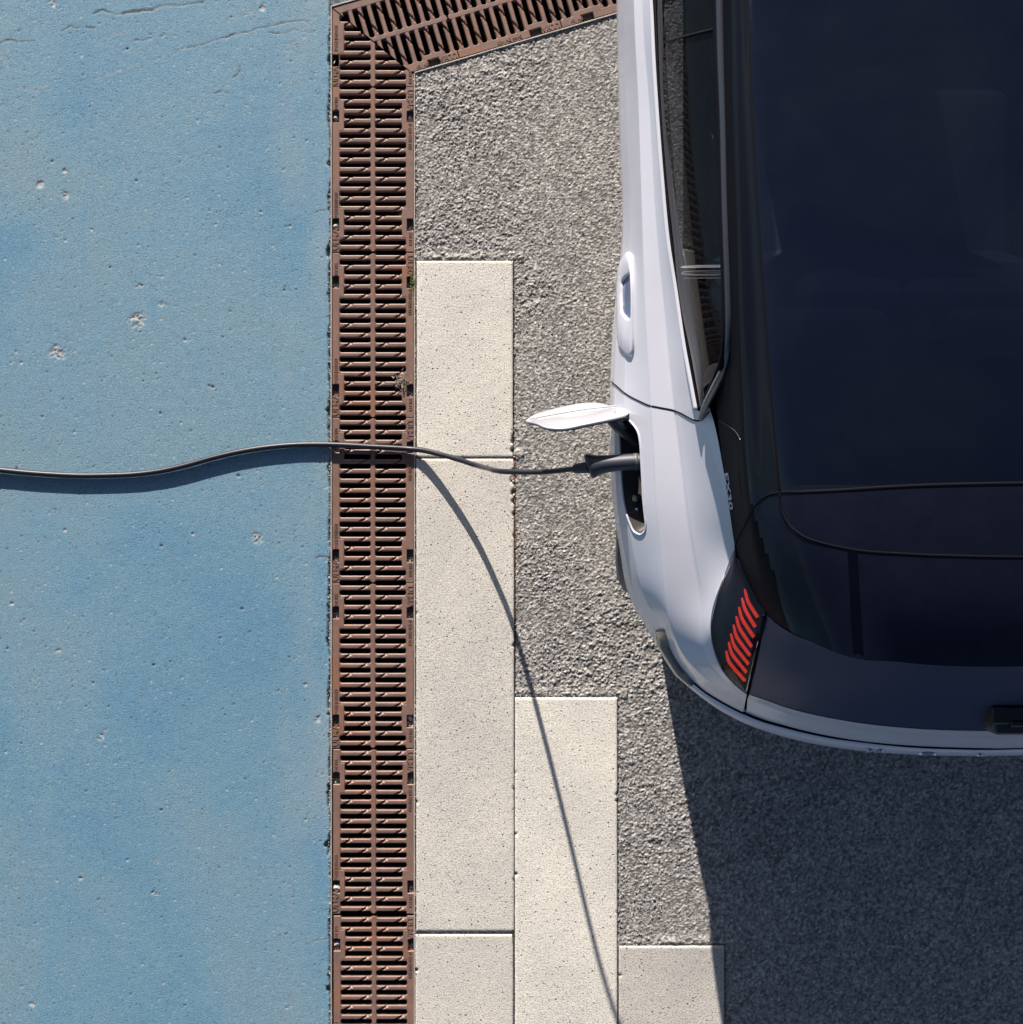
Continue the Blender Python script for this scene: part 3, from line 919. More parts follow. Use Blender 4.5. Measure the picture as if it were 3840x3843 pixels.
s3 = make_slab(3, SLABS[2], [(1562, 3640, 6), (1929, 3508, 7)]); s4 = make_slab(4, SLABS[3], [(2320, 2980, 8), (2318, 3005, 6), (1932, 2900, 5), (1934, 3280, 7), (2319, 3420, 5), (1934, 3130, 7)]); s5 = make_slab(5, SLABS[4], [(2324, 3660, 5)])
# broken corner: loose fragments and rusty dirt in the joint
bm = bmesh.new()
for i in range(330):
    t = random.random(); py = 1730 + 620 * t ** 1.6
    px = 1932 + random.gauss(0, 3.0)
    if 1780 < py < 1860: px -= random.uniform(0, 12)
    chunk(bm, G(px, py, -.0015), random.uniform(.0010, .0026), .6)
for i in range(60):
    t = random.random(); chunk(bm, G(1886 + 42 * t + random.gauss(0, 2.5), 1780 + 60 * t, .0015), random.uniform(.001, .0024), .6)
o = bmobj('joint_dirt', bm, M['rustdirt'], pav); tag(o, kind='stuff')
bm = bmesh.new()
for px, py, r in ((1918, 1795, .006), (1926, 1806, .005), (1920, 1815, .005), (1931, 1830, .004), (1913, 1850, .004), (1928, 1858, .005), (1924, 1872, .003), (1922, 1895, .003), (1930, 1715, .004)):
    chunk(bm, G(px, py, .001), r, .5)
o = bmobj('slab_rubble', bm, M['slab'], pav); tag(o, kind='stuff')
# loose grains on the asphalt
bm = bmesh.new()
def keep_pt(p): return slab_dist(np.array([p.x]), np.array([p.y]))[0] > .004 and above_diag(p.x, p.y) < -.008
spots = [(1690, 350, 80, 200), (1760, 560, 80, 260), (1900, 860, 120, 260), (1700, 920, 90, 240), (2040, 2120, 60, 200), (2060, 2480, 60, 220), (2400, 3000, 70, 260), (2420, 3400, 60, 220), (2000, 1100, 40, 120), (2150, 1500, 150, 60)]
for cx, cy, s, n in spots:
    for i in range(n):
        px = random.gauss(cx, s); py = random.gauss(cy, s * 1.3)
        if not (1562 < px < 2500): continue
        p = G(px, py, 0.0005)
        if i % 2 and keep_pt(p): chunk(bm, p, random.uniform(.0014, .0030) * (1.7 if random.random() < .06 else 1), .5)
for i in range(700):
    p = G(random.uniform(1562, 2480), random.uniform(60, 3840), 0.0)
    if i % 2 and keep_pt(p): chunk(bm, p, random.uniform(.0014, .0030), .5)
M['grain'] = simple('loose_grains', (0.36, 0.34, 0.32), .85, bumpy=.5, var=.5)
o = bmobj('loose_grains', bm, M['grain'], None); tag(o, 'loose stone grains scattered over the worn asphalt', 'gravel', kind='stuff')
# grit gathered along the slab and rail edges
bm = bmesh.new()
def line_grit(x0, y0, x1, y1, n, sg, up=.0):
    for i in range(n):
        t = random.random(); px = x0 + (x1 - x0) * t + random.gauss(0, sg); py = y0 + (y1 - y0) * t + random.gauss(0, sg)
        chunk(bm, G(px, py, up), random.uniform(.0009, .0024) * (1.5 if random.random() < .08 else 1), .6)
line_grit(1932, 985, 1932, 1700, 120, 3); line_grit(1570, 974, 1930, 974, 130, 4); line_grit(1935, 2612, 2320, 2612, 150, 4)
line_grit(2322, 2640, 2322, 3540, 170, 3.5); line_grit(2325, 3545, 2480, 3545, 60, 4); line_grit(1561, 290, 1561, 970, 150, 3)
line_grit(1238, 60, 1238, 3840, 420, 3, .001); line_grit(1560, 1000, 1560, 3840, 120, 1.5, .002)
o = bmobj('edge_grit', bm, M['grain'], None); tag(o, 'fine grit gathered along the edges of the slabs and the drain rails', 'gravel', kind='stuff')
# moss
def moss(px, py, n, sx, sy, lab, mat='moss'):
    bm = bmesh.new()
    for i in range(n):
        p = G(px + random.gauss(0, sx), py + random.gauss(0, sy), random.uniform(-.004, .003))
        a = random.uniform(0, 6.28); l = random.uniform(.002, .006)
        d = Vector((math.cos(a), math.sin(a), random.uniform(.2, 1.2))) * l; w = Vector((-math.sin(a), math.cos(a), 0)) * .0009
        v = [bm.verts.new(p - w), bm.verts.new(p + w), bm.verts.new(p + d + w * .6), bm.verts.new(p + d * 1.2 - w * .3)]
        bm.faces.new(v)
    o = bmobj('moss_tuft', bm, M[mat], None); tag(o, lab, 'moss')
moss(1549, 1055, 260, 4, 20, 'green moss tuft between the drain grate and the top slab')
moss(1926, 3513, 120, 3, 8, 'tiny green weed in the corner where the lowest slab joint meets the second row')
# a dead leaf and twigs on the grating
bm = bmesh.new()
for i in range(70):
    p = G(1508 + random.gauss(0, 12), 1432 + random.gauss(0, 15), random.uniform(.001, .010))
    a = random.uniform(0, 6.28); l = random.uniform(.004, .012); d = Vector((math.cos(a), math.sin(a), random.uniform(-.1, .3))) * l; w = Vector((-math.sin(a), math.cos(a), .2)) * random.uniform(.001, .003)
    bm.faces.new([bm.verts.new(p - w), bm.verts.new(p + d * .5 - w * 1.4), bm.verts.new(p + d), bm.verts.new(p + w)])
M['leaf'] = simple('dry_leaf', (0.20, 0.16, 0.12), .9, var=.4)
o = bmobj('dead_leaf', bm, M['leaf'], None); tag(o, 'crumpled dead leaf on the drain grate above the cable', 'leaf')

# ================================================================== CABLE AND PLUG
cb = [(-160, 1752, .0130), (-60, 1759, .0130), (0, 1764, .0130), (100, 1774, .0130), (200, 1781, .0130), (300, 1785, .0130), (400, 1784, .0130), (500, 1780, .0130), (600, 1768, .0130), (700, 1746, .0130),
      (800, 1718, .0130), (900, 1695, .0130), (1000, 1679, .0130), (1100, 1670, .0130), (1200, 1668, .0130), (1300, 1671, .0130), (1400, 1677, .0130), (1480, 1681, .0130), (1540, 1685, .015), (1582, 1689, .026), (1617, 1696, .040), (1654, 1706, .058), (1689, 1715, .078), (1719, 1724, .098), (1746, 1732, .122), (1767, 1740, .145), (1785, 1745, .167), (1799, 1749, .195), (1810, 1752, .228), (1819, 1755, .270), (1828, 1757, .320), (1837, 1759, .385), (1844, 1761, .450), (1850, 1763, .520), (1862, 1766, .580), (1885, 1769, .630), (1930, 1771, .670), (1990, 1772, .700), (2050, 1770, .728), (2100, 1766, .752), (2150, 1760, .785), (2185, 1757, .812), (2212, 1753, .838)]
cable = empty('charging_cable', G(600, 1780)); tag(cable, 'black charging cable snaking over the blue paving and up to the car', 'cable')
tube([W(*p) for p in cb], list(np.interp(np.linspace(0, 1, 60), [0, .55, .75, 1], [.0086, .0084, .0070, .0066])), 12, name='sheath', mat=M['rubber'], parent=cable, samples=400)
plug = empty('charging_plug', W(2300, 1740, .84)); tag(plug, 'dark plastic charging plug pushed into the open charging port', 'plug')
# strain relief with rings
a, b = W(2160, 1759, .785), W(2216, 1753, .840)
rr = []
for i in range(49): rr.append(.0098 + .0020 * (math.sin(i / 48 * math.pi * 2 * 8) > 0) + .003 * (i / 48))
tube([a, b], rr, 12, name='strain_relief', mat=M['plug'], parent=plug, samples=49)
# grip: elliptical sections along a line into the port
secs = [(2203, 1748, .838, 40, 36), (2208, 1749, .840, 46, 42), (2220, 1750, .842, 47, 46), (2232, 1748, .844, 40, 44), (2250, 1744, .848, 36, 40), (2290, 1740, .852, 32, 36), (2330, 1736, .856, 31, 33), (2365, 1734, .860, 32, 33),
        (2392, 1733, .862, 31, 32), (2412, 1734, .862, 32, 33), (2440, 1734, .862, 30, 30)]
bm = bmesh.new(); rings = []
for k, (px, py, h, ry, rzv) in enumerate(secs):
    c = W(px, py, h); s = FPX / (CAMH - h); ring = []
    lean = max(0, 1 - k / 5) * .010
    for i in range(24):
        th = 2 * math.pi * i / 24
        ring.append(bm.verts.new(c + Vector((-math.cos(th) * lean, math.cos(th) * ry / s, math.sin(th) * rzv / s))))
    rings.append(ring)
for p, q in zip(rings[:-1], rings[1:]):
    for i in range(24): bm.faces.new((p[i], p[(i + 1) % 24], q[(i + 1) % 24], q[i]))
bm.faces.new(rings[0]); bm.faces.new(rings[-1][::-1])
g = bmobj('grip', bm, M['plug'], plug, True)
md = g.modifiers.new('sub', 'SUBSURF'); md.levels = 1; md.render_levels = 1
bm = bmesh.new()
c0, c1 = W(2376, 1733, .861), W(2392, 1733, .862)
for (c, r) in ((c0, .0200), (c0, .0208), (c1, .0214), (c1, .0205)):
    pass
rg = []
for (c, r) in ((c0, .0185), (c0, .0197), (c1, .0208), (c1, .0190)):
    rg.append([bm.verts.new(c + Vector((0, math.cos(2 * math.pi * i / 24) * r, math.sin(2 * math.pi * i / 24) * r))) for i in range(24)])
for p, q in zip(rg[:-1], rg[1:]):
    for i in range(24): bm.faces.new((p[i], p[(i + 1) % 24], q[(i + 1) % 24], q[i]))
M['collar'] = simple('collar_grey', (0.10, 0.095, 0.085), .45)
bmobj('collar_ring', bm, M['collar'], plug, True)

# ================================================================== CAR
car = empty('parked_car', (CX, 1.4, 0))
tag(car, 'pearl white electric hatchback with dark glass roof, charging flap open', 'car')
PORT = [(2349, 1574), (2382, 1600), (2396, 1625), (2402, 1655), (2407, 1726), (2411, 1800), (2414, 1866), (2420, 1930), (2424, 1970), (2421, 1994), (2405, 2007), (2384, 1999),
        (2363, 1962), (2345, 1900), (2335, 1820), (2331, 1740), (2327, 1660), (2328, 1600)]
def front(xo, pts): return [Vector((CX + (x - CX), y, z)) for x, y, z in pts]
# side panel, control rows from sill to belt; columns from the nose (world points) to the tailgate
FY = [3.62, 3.55, 3.20, 2.60, 1.60]
def nose(x, h, tuck=0.0, rise=0.0):
    return [Vector((CX - .02, FY[0] - tuck, h)), Vector((x + .25, FY[1] - .07 - tuck, h)), Vector((x + .05, FY[2] - tuck * .3, h)), Vector((x + .0, FY[3], h)), Vector((x, FY[4], h))]
O = nose(.258, .70) + [W(*p) for p in [(2311, -150, .70), (2323, 450, .70), (2333, 900, .70), (2303, 1200, .72), (2291, 1430, .72), (2290, 1545, .72), (2291, 1750, .72), (2305, 1936, .71), (2325, 2053, .70), (2365, 2250, .68), (2442, 2380, .66), (2500, 2482, .64), (2622, 2600, .62), (2775, 2700, .61)]]
c_ = nose(.272, .83, .04) + [W(*p) for p in [(2338, -150, .83), (2352, 450, .83), (2362, 900, .83), (2346, 1200, .835), (2342, 1430, .835), (2340, 1545, .835), (2343, 1750, .835), (2352, 1936, .83), (2372, 2053, .82), (2424, 2262, .80), (2498, 2375, .78), (2540, 2478, .765), (2668, 2606, .745), (2790, 2670, .735)]]
B = nose(.30, .90, .10) + [W(*p) for p in [(2378, -150, .92), (2398, 450, .92), (2412, 900, .92), (2422, 1200, .92), (2436, 1430, .92), (2443, 1545, .92), (2456, 1750, .92), (2466, 1936, .912), (2479, 2053, .905), (2498, 2250, .885), (2520, 2366, .865), (2565, 2466, .845), (2684, 2577, .815), (2795, 2648, .795)]]
e_ = nose(.34, .95, .18) + [W(*p) for p in [(2415, -150, .940), (2442, 450, .940), (2470, 900, .940), (2500, 1200, .940), (2522, 1430, .943), (2535, 1545, .945), (2560, 1750, .947), (2582, 1936, .945), (2600, 2053, .94), (2634, 2250, .928), (2634, 2368, .925), (2648, 2452, .905), (2716, 2549, .875), (2799, 2627, .85)]]
g_ = nose(.38, .985, .25) + [W(*p) for p in [(2455, -150, .98), (2486, 450, 1.00), (2525, 900, 1.01), (2572, 1200, 1.025), (2622, 1430, 1.05), (2668, 1545, 1.08), (2713, 1750, 1.075), (2741, 1936, 1.05), (2757, 2055, 1.03), (2690, 2250, .975), (2668, 2372, .948), (2682, 2443, .93), (2730, 2541, .905), (2803, 2606, .885)]]
def lower(dx, h, tuck):
    out = []
    n = len(O)
    for i, p in enumerate(O):
        x, y = p.x, p.y
        w = np.clip((i - (n - 6)) / 4, 0, 1)
        wf = np.clip((3 - i) / 3, 0, 1)
        out.append(Vector((x + dx + (tuck * .6 if i >= n - 5 else 0), y + (tuck * w) - tuck * wf, h)))
    return out
S3 = lower(.045, .60, .02); S2 = lower(.060, .45, .035); S1 = lower(.135, .30, .07); S0 = lower(.165, .19, .12)
Oc = [a * .5 + b * .5 + Vector((-.006, 0, .004)) for a, b in zip(O, c_)]
V = loft([S0, S1, S2, S3, O, Oc, c_, B, e_, g_], .0075, .0055, False)
nu, nv = V.shape[:2]
def smooth_u(A, sig, wgt):
    k = np.exp(-.5 * (np.arange(-3 * sig, 3 * sig + 1) / sig)**2); k /= k.sum()
    P = np.concatenate([2 * A[:1] - A[3 * sig:0:-1], A, 2 * A[-1:] - A[-2:-3 * sig - 2:-1]])
    S = np.stack([np.convolve(P[:, j], k, mode='valid') for j in range(A.shape[1])], 1)
    return A * (1 - wgt) + S * wgt
top_w = np.clip((nv - 1 - np.arange(nv)) / 10.0, 0, 1)[None, :]
for _ in range(2):
    V[:, :, 2] = smooth_u(V[:, :, 2], 7, top_w)
V[:, :, 0] = smooth_u(V[:, :, 0], 4, top_w); V[:, :, 1] = smooth_u(V[:, :, 1], 4, top_w)
# gentle smoothing across the rows as well, keeping sill and belt
for _ in range(2):
    Z = V[:, :, 2]; V[:, 1:-1, 2] = .5 * Z[:, 1:-1] + .25 * (Z[:, :-2] + Z[:, 2:])
V = V.reshape(-1, 3); F = grid_faces(nu, nv)
cc = V[F].mean(1); pc = project(cc)
WY, WZ, WR = 0.14, 0.345, 0.372
FYW = WY + 2.65
cut = in_poly(pc, PORT) & (cc[:, 2] > .6)
cut |= (np.hypot(cc[:, 1] - WY, cc[:, 2] - WZ) < WR)
cut |= (np.hypot(cc[:, 1] - FYW, cc[:, 2] - WZ) < WR)
side_bvh = BVHTree.FromPolygons([tuple(v) for v in V], [tuple(f) for f in F])
cutR = (np.hypot(cc[:, 1] - WY, cc[:, 2] - WZ) < WR) | (np.hypot(cc[:, 1] - FYW, cc[:, 2] - WZ) < WR)
me = np_mesh('body', np.vstack([V, mirror(V)]), np.vstack([F[~cut], (F[~cutR] + len(V))[:, ::-1]]))
body = link('body', me, M['paint'], car, True)
body.modifiers.new('w', 'WELD').merge_threshold = .0001

def hit(bvh, px, py, off=0.0):
    o = Vector((0, 0, CAMH)); d = (W(px, py, .5) - o).normalized()
    loc, nor, idx, dist = bvh.ray_cast(o, d)
    if loc is None: return None
    if nor.dot(d) > 0: nor = -nor
    return loc + nor * off
def hits(bvh, pts, off=0.0, fallback=None):
    out = []
    for p in pts:
        h = hit(bvh, p[0], p[1], off)
        if h is not None: out.append(h)
    return out
def dens(pts, n, closed=False):
    P = np.array(pts, float)
    if closed: P = np.vstack([P[-2:], P, P[:3]])
    t = np.concatenate([[0], np.cumsum(np.linalg.norm(P[1:] - P[:-1], axis=1))])
    q = np.linspace(t[2], t[-3], n, endpoint=False) if closed else np.linspace(0, t[-1], n)
    return hermite(t, P, q)

# ---- charging port: rim, walls, back, sockets
pp = dens(PORT, 96, True)
rim = []
last = None
for p in pp:
    h = hit(side_bvh, p[0], p[1], .0)
    rim.append(h)
tube(rim, .0028, 8, closed=True, name='port_rim', mat=M['paint'], parent=car)
cen = sum(rim, Vector()) / len(rim)
dirn = Vector((.88, 0, -.30)).normalized()
bm = bmesh.new(); R = []
for d, s in ((0, 1.0), (.012, .97), (.030, .90), (.052, .84)):
    R.append([bm.verts.new(cen + (p - cen) * s + dirn * d) for p in rim])
for a, b in zip(R[:-1], R[1:]):
    for i in range(96): bm.faces.new((a[i], a[(i + 1) % 96], b[(i + 1) % 96], b[i]))
bm.faces.new(R[-1])
M['portwall'] = simple('port_plastic', (0.060, 0.055, 0.052), .22, spec=.5)
bmobj('port_recess', bm, M['portwall'], car, False)
for (px, py, h, r) in ((2386, 1870, .828, .009), (2392, 1912, .815, .007)):
    bm = bmesh.new(); bmesh.ops.create_cone(bm, cap_ends=True, segments=16, radius1=r, radius2=r * .8, depth=.012, matrix=Matrix.Translation(W(px, py, h)) @ Matrix.Rotation(math.radians(70), 4, 'Y'))
    bmobj('socket', bm, M['brass'] if r > .007 else M['chrome'], car, True)

# ---- charging flap: a curved skin standing out from the body
lowE = [(1974, 1582, .80), (2006, 1560, .775), (2060, 1543, .765), (2120, 1528, .762), (2180, 1517, .76), (2240, 1515, .76), (2290, 1524, .765), (2330, 1528, .775), (2356, 1546, .83)]
mid1 = [(1974, 1583, .803), (2012, 1574, .80), (2068, 1565, .795), (2128, 1556, .79), (2188, 1546, .79), (2245, 1538, .79), (2295, 1531, .795), (2335, 1533, .815), (2358, 1550, .84)]
mid2 = [(1975, 1584, .806), (2014, 1582, .83), (2068, 1584, .84), (2130, 1580, .85), (2190, 1571, .855), (2248, 1560, .855), (2298, 1548, .85), (2337, 1543, .85), (2358, 1552, .848)]
topE = [(1976, 1585, .81), (2012, 1591, .86), (2055, 1608, .89), (2120, 1611, .90), (2185, 1598, .905), (2245, 1586, .905), (2300, 1575, .90), (2342, 1565, .88), (2359, 1555, .853)]
Vf = loft([[W(*p) for p in l] for l in (lowE, mid1, mid2, topE)], .006, .006)
nu_, nv_ = Vf.shape[:2]; Vf = Vf.reshape(-1, 3); Ff = grid_faces(nu_, nv_)
me = np_mesh('charging_flap', Vf, Ff)
flap = link('charging_flap', me, M['flap'], car, True)
md = flap.modifiers.new('s', 'SOLIDIFY'); md.thickness = .006; md.offset = 0
fb = BVHTree.FromPolygons([tuple(v) for v in Vf], [tuple(f) for f in Ff])
def flat_ribbon(name, px, bvh, r, mat, parent, n=60, off=0.0, fl=.55, seg=8):
    P = dens(px, n); H = hits(bvh, P, off)
    return tube(H, r, seg, name=name, mat=mat, parent=parent, flat=fl)
M['flapline'] = simple('flap_crease', (0.33, 0.34, 0.38), .4)
flat_ribbon('crease', [(1990, 1578), (2080, 1561), (2200, 1541), (2325, 1529)], fb, .0016, M['flapline'], car, off=.0040)
# inner skin and hinge arm
inn = [v.copy() for v in map(Vector, Vf)]
back = [Vector(v) + Vector((0.002, -.0045, -.004)) for v in Vf]
M['flapin'] = simple('flap_lining', (0.03, 0.035, 0.05), .4)
me2 = np_mesh('flap_lining', np.array([tuple(v) for v in back]) * 1.0, Ff[:, ::-1])
o = link('flap_lining', me2, M['flapin'], car, True)
tube([W(2290, 1560, .86), W(2312, 1590, .85), W(2340, 1618, .835), W(2372, 1648, .82), W(2400, 1670, .80)], [.016, .015, .013, .012, .012], 10, name='hinge_arm', mat=M['plug'], parent=car, samples=24, flat=1.5)
tube([W(2345, 1578, .82), W(2360, 1600, .82), W(2376, 1630, .81)], .009, 8, name='hinge_bracket', mat=M['portwall'], parent=car, samples=10)

# ---- wheels and arches
def wheel(x, y, s):
    w = empty('wheel', (x, y, WZ)); 
    w.parent = car; w.location = Vector((x, y, WZ)) - car.location
    base = car.location
    def rev(name, prof, mat, seg=48):
        bm = bmesh.new(); R = []
        for (dx, r) in prof:
            R.append([bm.verts.new((dx * s, math.cos(2 * math.pi * i / seg) * r, math.sin(2 * math.pi * i / seg) * r)) for i in range(seg)])
        for a, b in zip(R[:-1], R[1:]):
            for i in range(seg): bm.faces.new((a[i], a[(i + 1) % seg], b[(i + 1) % seg], b[i]))
        bm.faces.new(R[0]); bm.faces.new(R[-1][::-1])
        bmesh.ops.recalc_face_normals(bm, faces=bm.faces[:])
        me = bpy.data.meshes.new(name); bm.to_mesh(me); bm.free(); me.materials.append(mat)
        o = bpy.data.objects.new(name, me); C.objects.link(o); o.parent = w
    rev('tyre', [(0.11, .24), (.11, .325), (.095, .343), (-.095, .343), (-.11, .325), (-.11, .24)], M['tyre'])
    rev('rim', [(.09, .06), (.09, .238), (-.105, .238), (-.105, .215), (-.08, .205), (-.085, .06), (-.095, .03)], M['rim'])
for y in (WY, FYW):
    wheel(.490, y, 1); wheel(2 * CX - .490, y, -1)
def arch(cy, sgn, name='arch_cladding'):
    bm = bmesh.new(); seg = 40; R = []
    for i in range(seg + 1):
        th = math.radians(22) + math.radians(124) * i / seg
        cy_, sz = math.cos(th), math.sin(th)
        fl = 0.0
        ring = []
        for (dx, r) in ((.10, WR - .012), (-.006, WR - .012), (-.014, WR + .005), (-.012, WR + .045), (.006, WR + .055)):
            # the body tapers behind the wheel while the cladding stays wide
            y = cy + cy_ * r; z = WZ + sz * r
            xb = .247 if sgn > 0 else .247
            k = max(0, (WY - .14 - y)) if cy < 1 else 0
            x = (np.interp(y, [-.3, -.23, -.175, -.126, 0, .5], [.345, .303, .277, .268, .264, .276]) if cy < 1 else .28) + dx + .012 + max(0, .50 - z) * .22
            if z < .15: z = .15
            ring.append(bm.verts.new((x if sgn > 0 else 2 * CX - x, y, z)))
        R.append(ring)
    for a, b in zip(R[:-1], R[1:]):
        for j in range(4): bm.faces.new((a[j], a[j + 1], b[j + 1], b[j]))
    bmobj(name, bm, M['clad'], car, True)
for y in (WY, FYW):
    arch(y, 1); arch(y, -1)
bm = bmesh.new(); box(bm, .50, 2 * CX - .50, -.40, 3.3, .17, .45)
for y in (WY, FYW):
    pass
bmobj('underbody', bm, M['clad'], car)

# ---- upper body: roof frame, rail, glass roof
def up(x, h15, h20, h27, xin):
    return [Vector((x + xin, 2.72, h27)), Vector((x + xin * .5, 2.10, h20)), Vector((x, 1.55, h15))]
t_ = up(.36, 1.375, 1.26, 1.00, .02) + [W(*p) for p in [(2700, -150, 1.38), (2712, 450, 1.385), (2725, 900, 1.385), (2738, 1200, 1.37), (2750, 1430, 1.35), (2770, 1750, 1.30), (2808, 2050, 1.24), (2850, 2230, 1.19), (2880, 2302, 1.165)]]
u_ = up(.385, 1.415, 1.30, 1.02, .03) + [W(*p) for p in [(2742, -150, 1.435), (2757, 450, 1.440), (2773, 900, 1.442), (2781, 1200, 1.435), (2791, 1430, 1.420), (2808, 1750, 1.390), (2843, 2050, 1.335), (2878, 2238, 1.27), (2906, 2328, 1.235)]]
r_ = up(.41, 1.445, 1.34, 1.04, .05) + [W(*p) for p in [(2776, -150, 1.45), (2794, 450, 1.455), (2815, 900, 1.455), (2829, 1200, 1.45), (2842, 1430, 1.442), (2863, 1750, 1.42), (2893, 2050, 1.385), (2932, 2262, 1.345), (2962, 2366, 1.32)]]
s_ = up(.45, 1.465, 1.36, 1.05, .07) + [W(*p) for p in [(2804, -150, 1.465), (2827, 450, 1.47), (2853, 900, 1.472), (2874, 1200, 1.47), (2891, 1430, 1.465), (2919, 1750, 1.45), (2962, 2050, 1.425), (3012, 2282, 1.39), (3050, 2411, 1.37)]]
m_ = up(.78, 1.525, 1.42, 1.07, .04) + [W(*p) for p in [(3250, -150, 1.53), (3270, 450, 1.53), (3290, 900, 1.53), (3300, 1200, 1.53), (3310, 1430, 1.525), (3330, 1750, 1.512), (3350, 2050, 1.488), (3370, 2310, 1.455), (3400, 2487, 1.42)]]
def ctr(py, h): s = FPX / (CAMH - h); return Vector((CX, -(py - 1921.5) / s, h))
k_ = [Vector((CX, 2.76, 1.08)), Vector((CX, 2.10, 1.44)), Vector((CX, 1.55, 1.545))] + [ctr(*p) for p in [(-150, 1.55), (450, 1.55), (900, 1.548), (1200, 1.546), (1430, 1.54), (1750, 1.527), (2050, 1.50), (2318, 1.465), (2497, 1.43)]]
def flipx(L): return [Vector((2 * CX - p.x, p.y, p.z)) for p in L]
Vr = loft([t_, u_, r_, s_, m_, k_, flipx(m_), flipx(s_), flipx(r_), flipx(u_), flipx(t_)], .012, .009)
nu_, nv_ = Vr.shape[:2]; Vr2 = Vr.reshape(-1, 3); Fr = grid_faces(nu_, nv_)
cr = Vr2[Fr].mean(1); pr = project(cr)
# split: glass roof between the seams ahead of the tailgate, black shell elsewhere
sx = np.array([[p.x, p.y] for p in s_][::-1])
seam_x = np.interp(cr[:, 1], sx[:, 1], sx[:, 0])
inner = (cr[:, 0] > seam_x) & (cr[:, 0] < 2 * CX - seam_x)
roof_bvh = BVHTree.FromPolygons([tuple(v) for v in Vr2], [tuple(f) for f in Fr])
hatchY = lambda x: -(1848 - 1921.5) / 1930 + 0.018 * np.clip((x - .52) / .66, 0, 1)
is_glass = inner & (cr[:, 1] > .047) & (cr[:, 1] < 2.02)
is_wind = inner & (cr[:, 1] >= 2.02)
def submesh(name, V, F, mat, smooth=True):
    used = np.zeros(len(V), bool); used[F.ravel()] = True; rm = np.cumsum(used) - 1
    me = np_mesh(name, V[used], rm[F]); return link(name, me, mat, car, smooth)
ux = np.array([[p.x, p.y] for p in u_][::-1])
mid_row = nu_ // 2
def col_of(line):
    L_ = np.array([[p.x, p.y] for p in line][::-1]); y = Vr[mid_row, :, 1]
    d_ = np.abs(Vr[mid_row, :nv_ // 2, 0] - np.interp(y[:nv_ // 2], L_[:, 1], L_[:, 0]))
    return int(d_.argmin())
jc = np.tile(np.arange(nv_ - 1), nu_ - 1)
ju, jr, js = col_of(u_), col_of(r_), col_of(s_)
lim = np.round(ju + (jr - ju) * np.clip((.03 - cr[:, 1]) / .16, 0, 1)).astype(int)
flank_l = jc < lim; flank_r = jc >= nv_ - 1 - lim
in_glass = (jc >= js) & (jc < nv_ - 1 - js)
is_glass = in_glass & (cr[:, 1] > .047) & (cr[:, 1] < 2.02)
is_wind = in_glass & (cr[:, 1] >= 2.02)
flank = (flank_l | flank_r) & ~is_glass & ~is_wind
submesh('roof_side_trim', Vr2, Fr[flank & flank_l], M['pillar'])
submesh('roof_side_trim', Vr2, Fr[flank & flank_r], M['pillar'])
shell = submesh('roof_frame', Vr2, Fr[~is_glass & ~is_wind & ~flank & (cr[:, 1] > .047)], M['black'])
spo = submesh('spoiler', Vr2, Fr[(cr[:, 1] <= .047) & ~flank], M['roof'])
spo.data.materials.clear(); M['spoil'] = simple('navy_black_paint', (0.009, 0.011, 0.022), .07, ior=1.22, var=.3); spo.data.materials.append(M['spoil'])
rg_ = submesh('glass_roof', Vr2, Fr[is_glass], M['roof'])
submesh('windscreen', Vr2, Fr[is_wind], M['glass'])
# bonnet between the front rows
bl = nose(.38, .985, .25)
bon = loft([[p for p in bl], [Vector((p.x + (.22 if i else .01), p.y - (.10 if i < 2 else 0), p.z + .04)) for i, p in enumerate(bl)],
            [Vector((CX, (p.y - .12 if i < 2 else p.y), 1.04)) for i, p in enumerate(bl)]], .03, .03)
bon = bon[bon[:, 0, 1] > 2.3] if False else bon
q = bon.reshape(-1, 3); Fb = grid_faces(*bon.shape[:2]); cb_ = q[Fb].mean(1); Fb = Fb[cb_[:, 1] > 2.66]
me = np_mesh('bonnet', np.vstack([q, mirror(q)]), np.vstack([Fb, Fb[:, ::-1] + len(q)])); link('bonnet', me, M['paint'], car, True)

def strip(name, lines, mat, su=.010, sv=.008, both=True, cubic=True, thick=0, smooth=True):
    Vs_ = loft([[W(*p) if not isinstance(p, Vector) else p for p in l] for l in lines], su, sv, cubic)
    a, b = Vs_.shape[:2]; q = Vs_.reshape(-1, 3); f = grid_faces(a, b)
    if both == 'two':
        me = np_mesh(name, q, f); link(name, np_mesh(name, mirror(q), f[:, ::-1]), mat, car, smooth)
    elif both:
        me = np_mesh(name, np.vstack([q, mirror(q)]), np.vstack([f, f[:, ::-1] + len(q)]))
    else: me = np_mesh(name, q, f)
    o = link(name, me, mat, car, smooth)
    if thick:
        md = o.modifiers.new('s', 'SOLIDIFY'); md.thickness = thick; md.offset = -1
    return o, BVHTree.FromPolygons([tuple(v) for v in q], [tuple(x) for x in f])

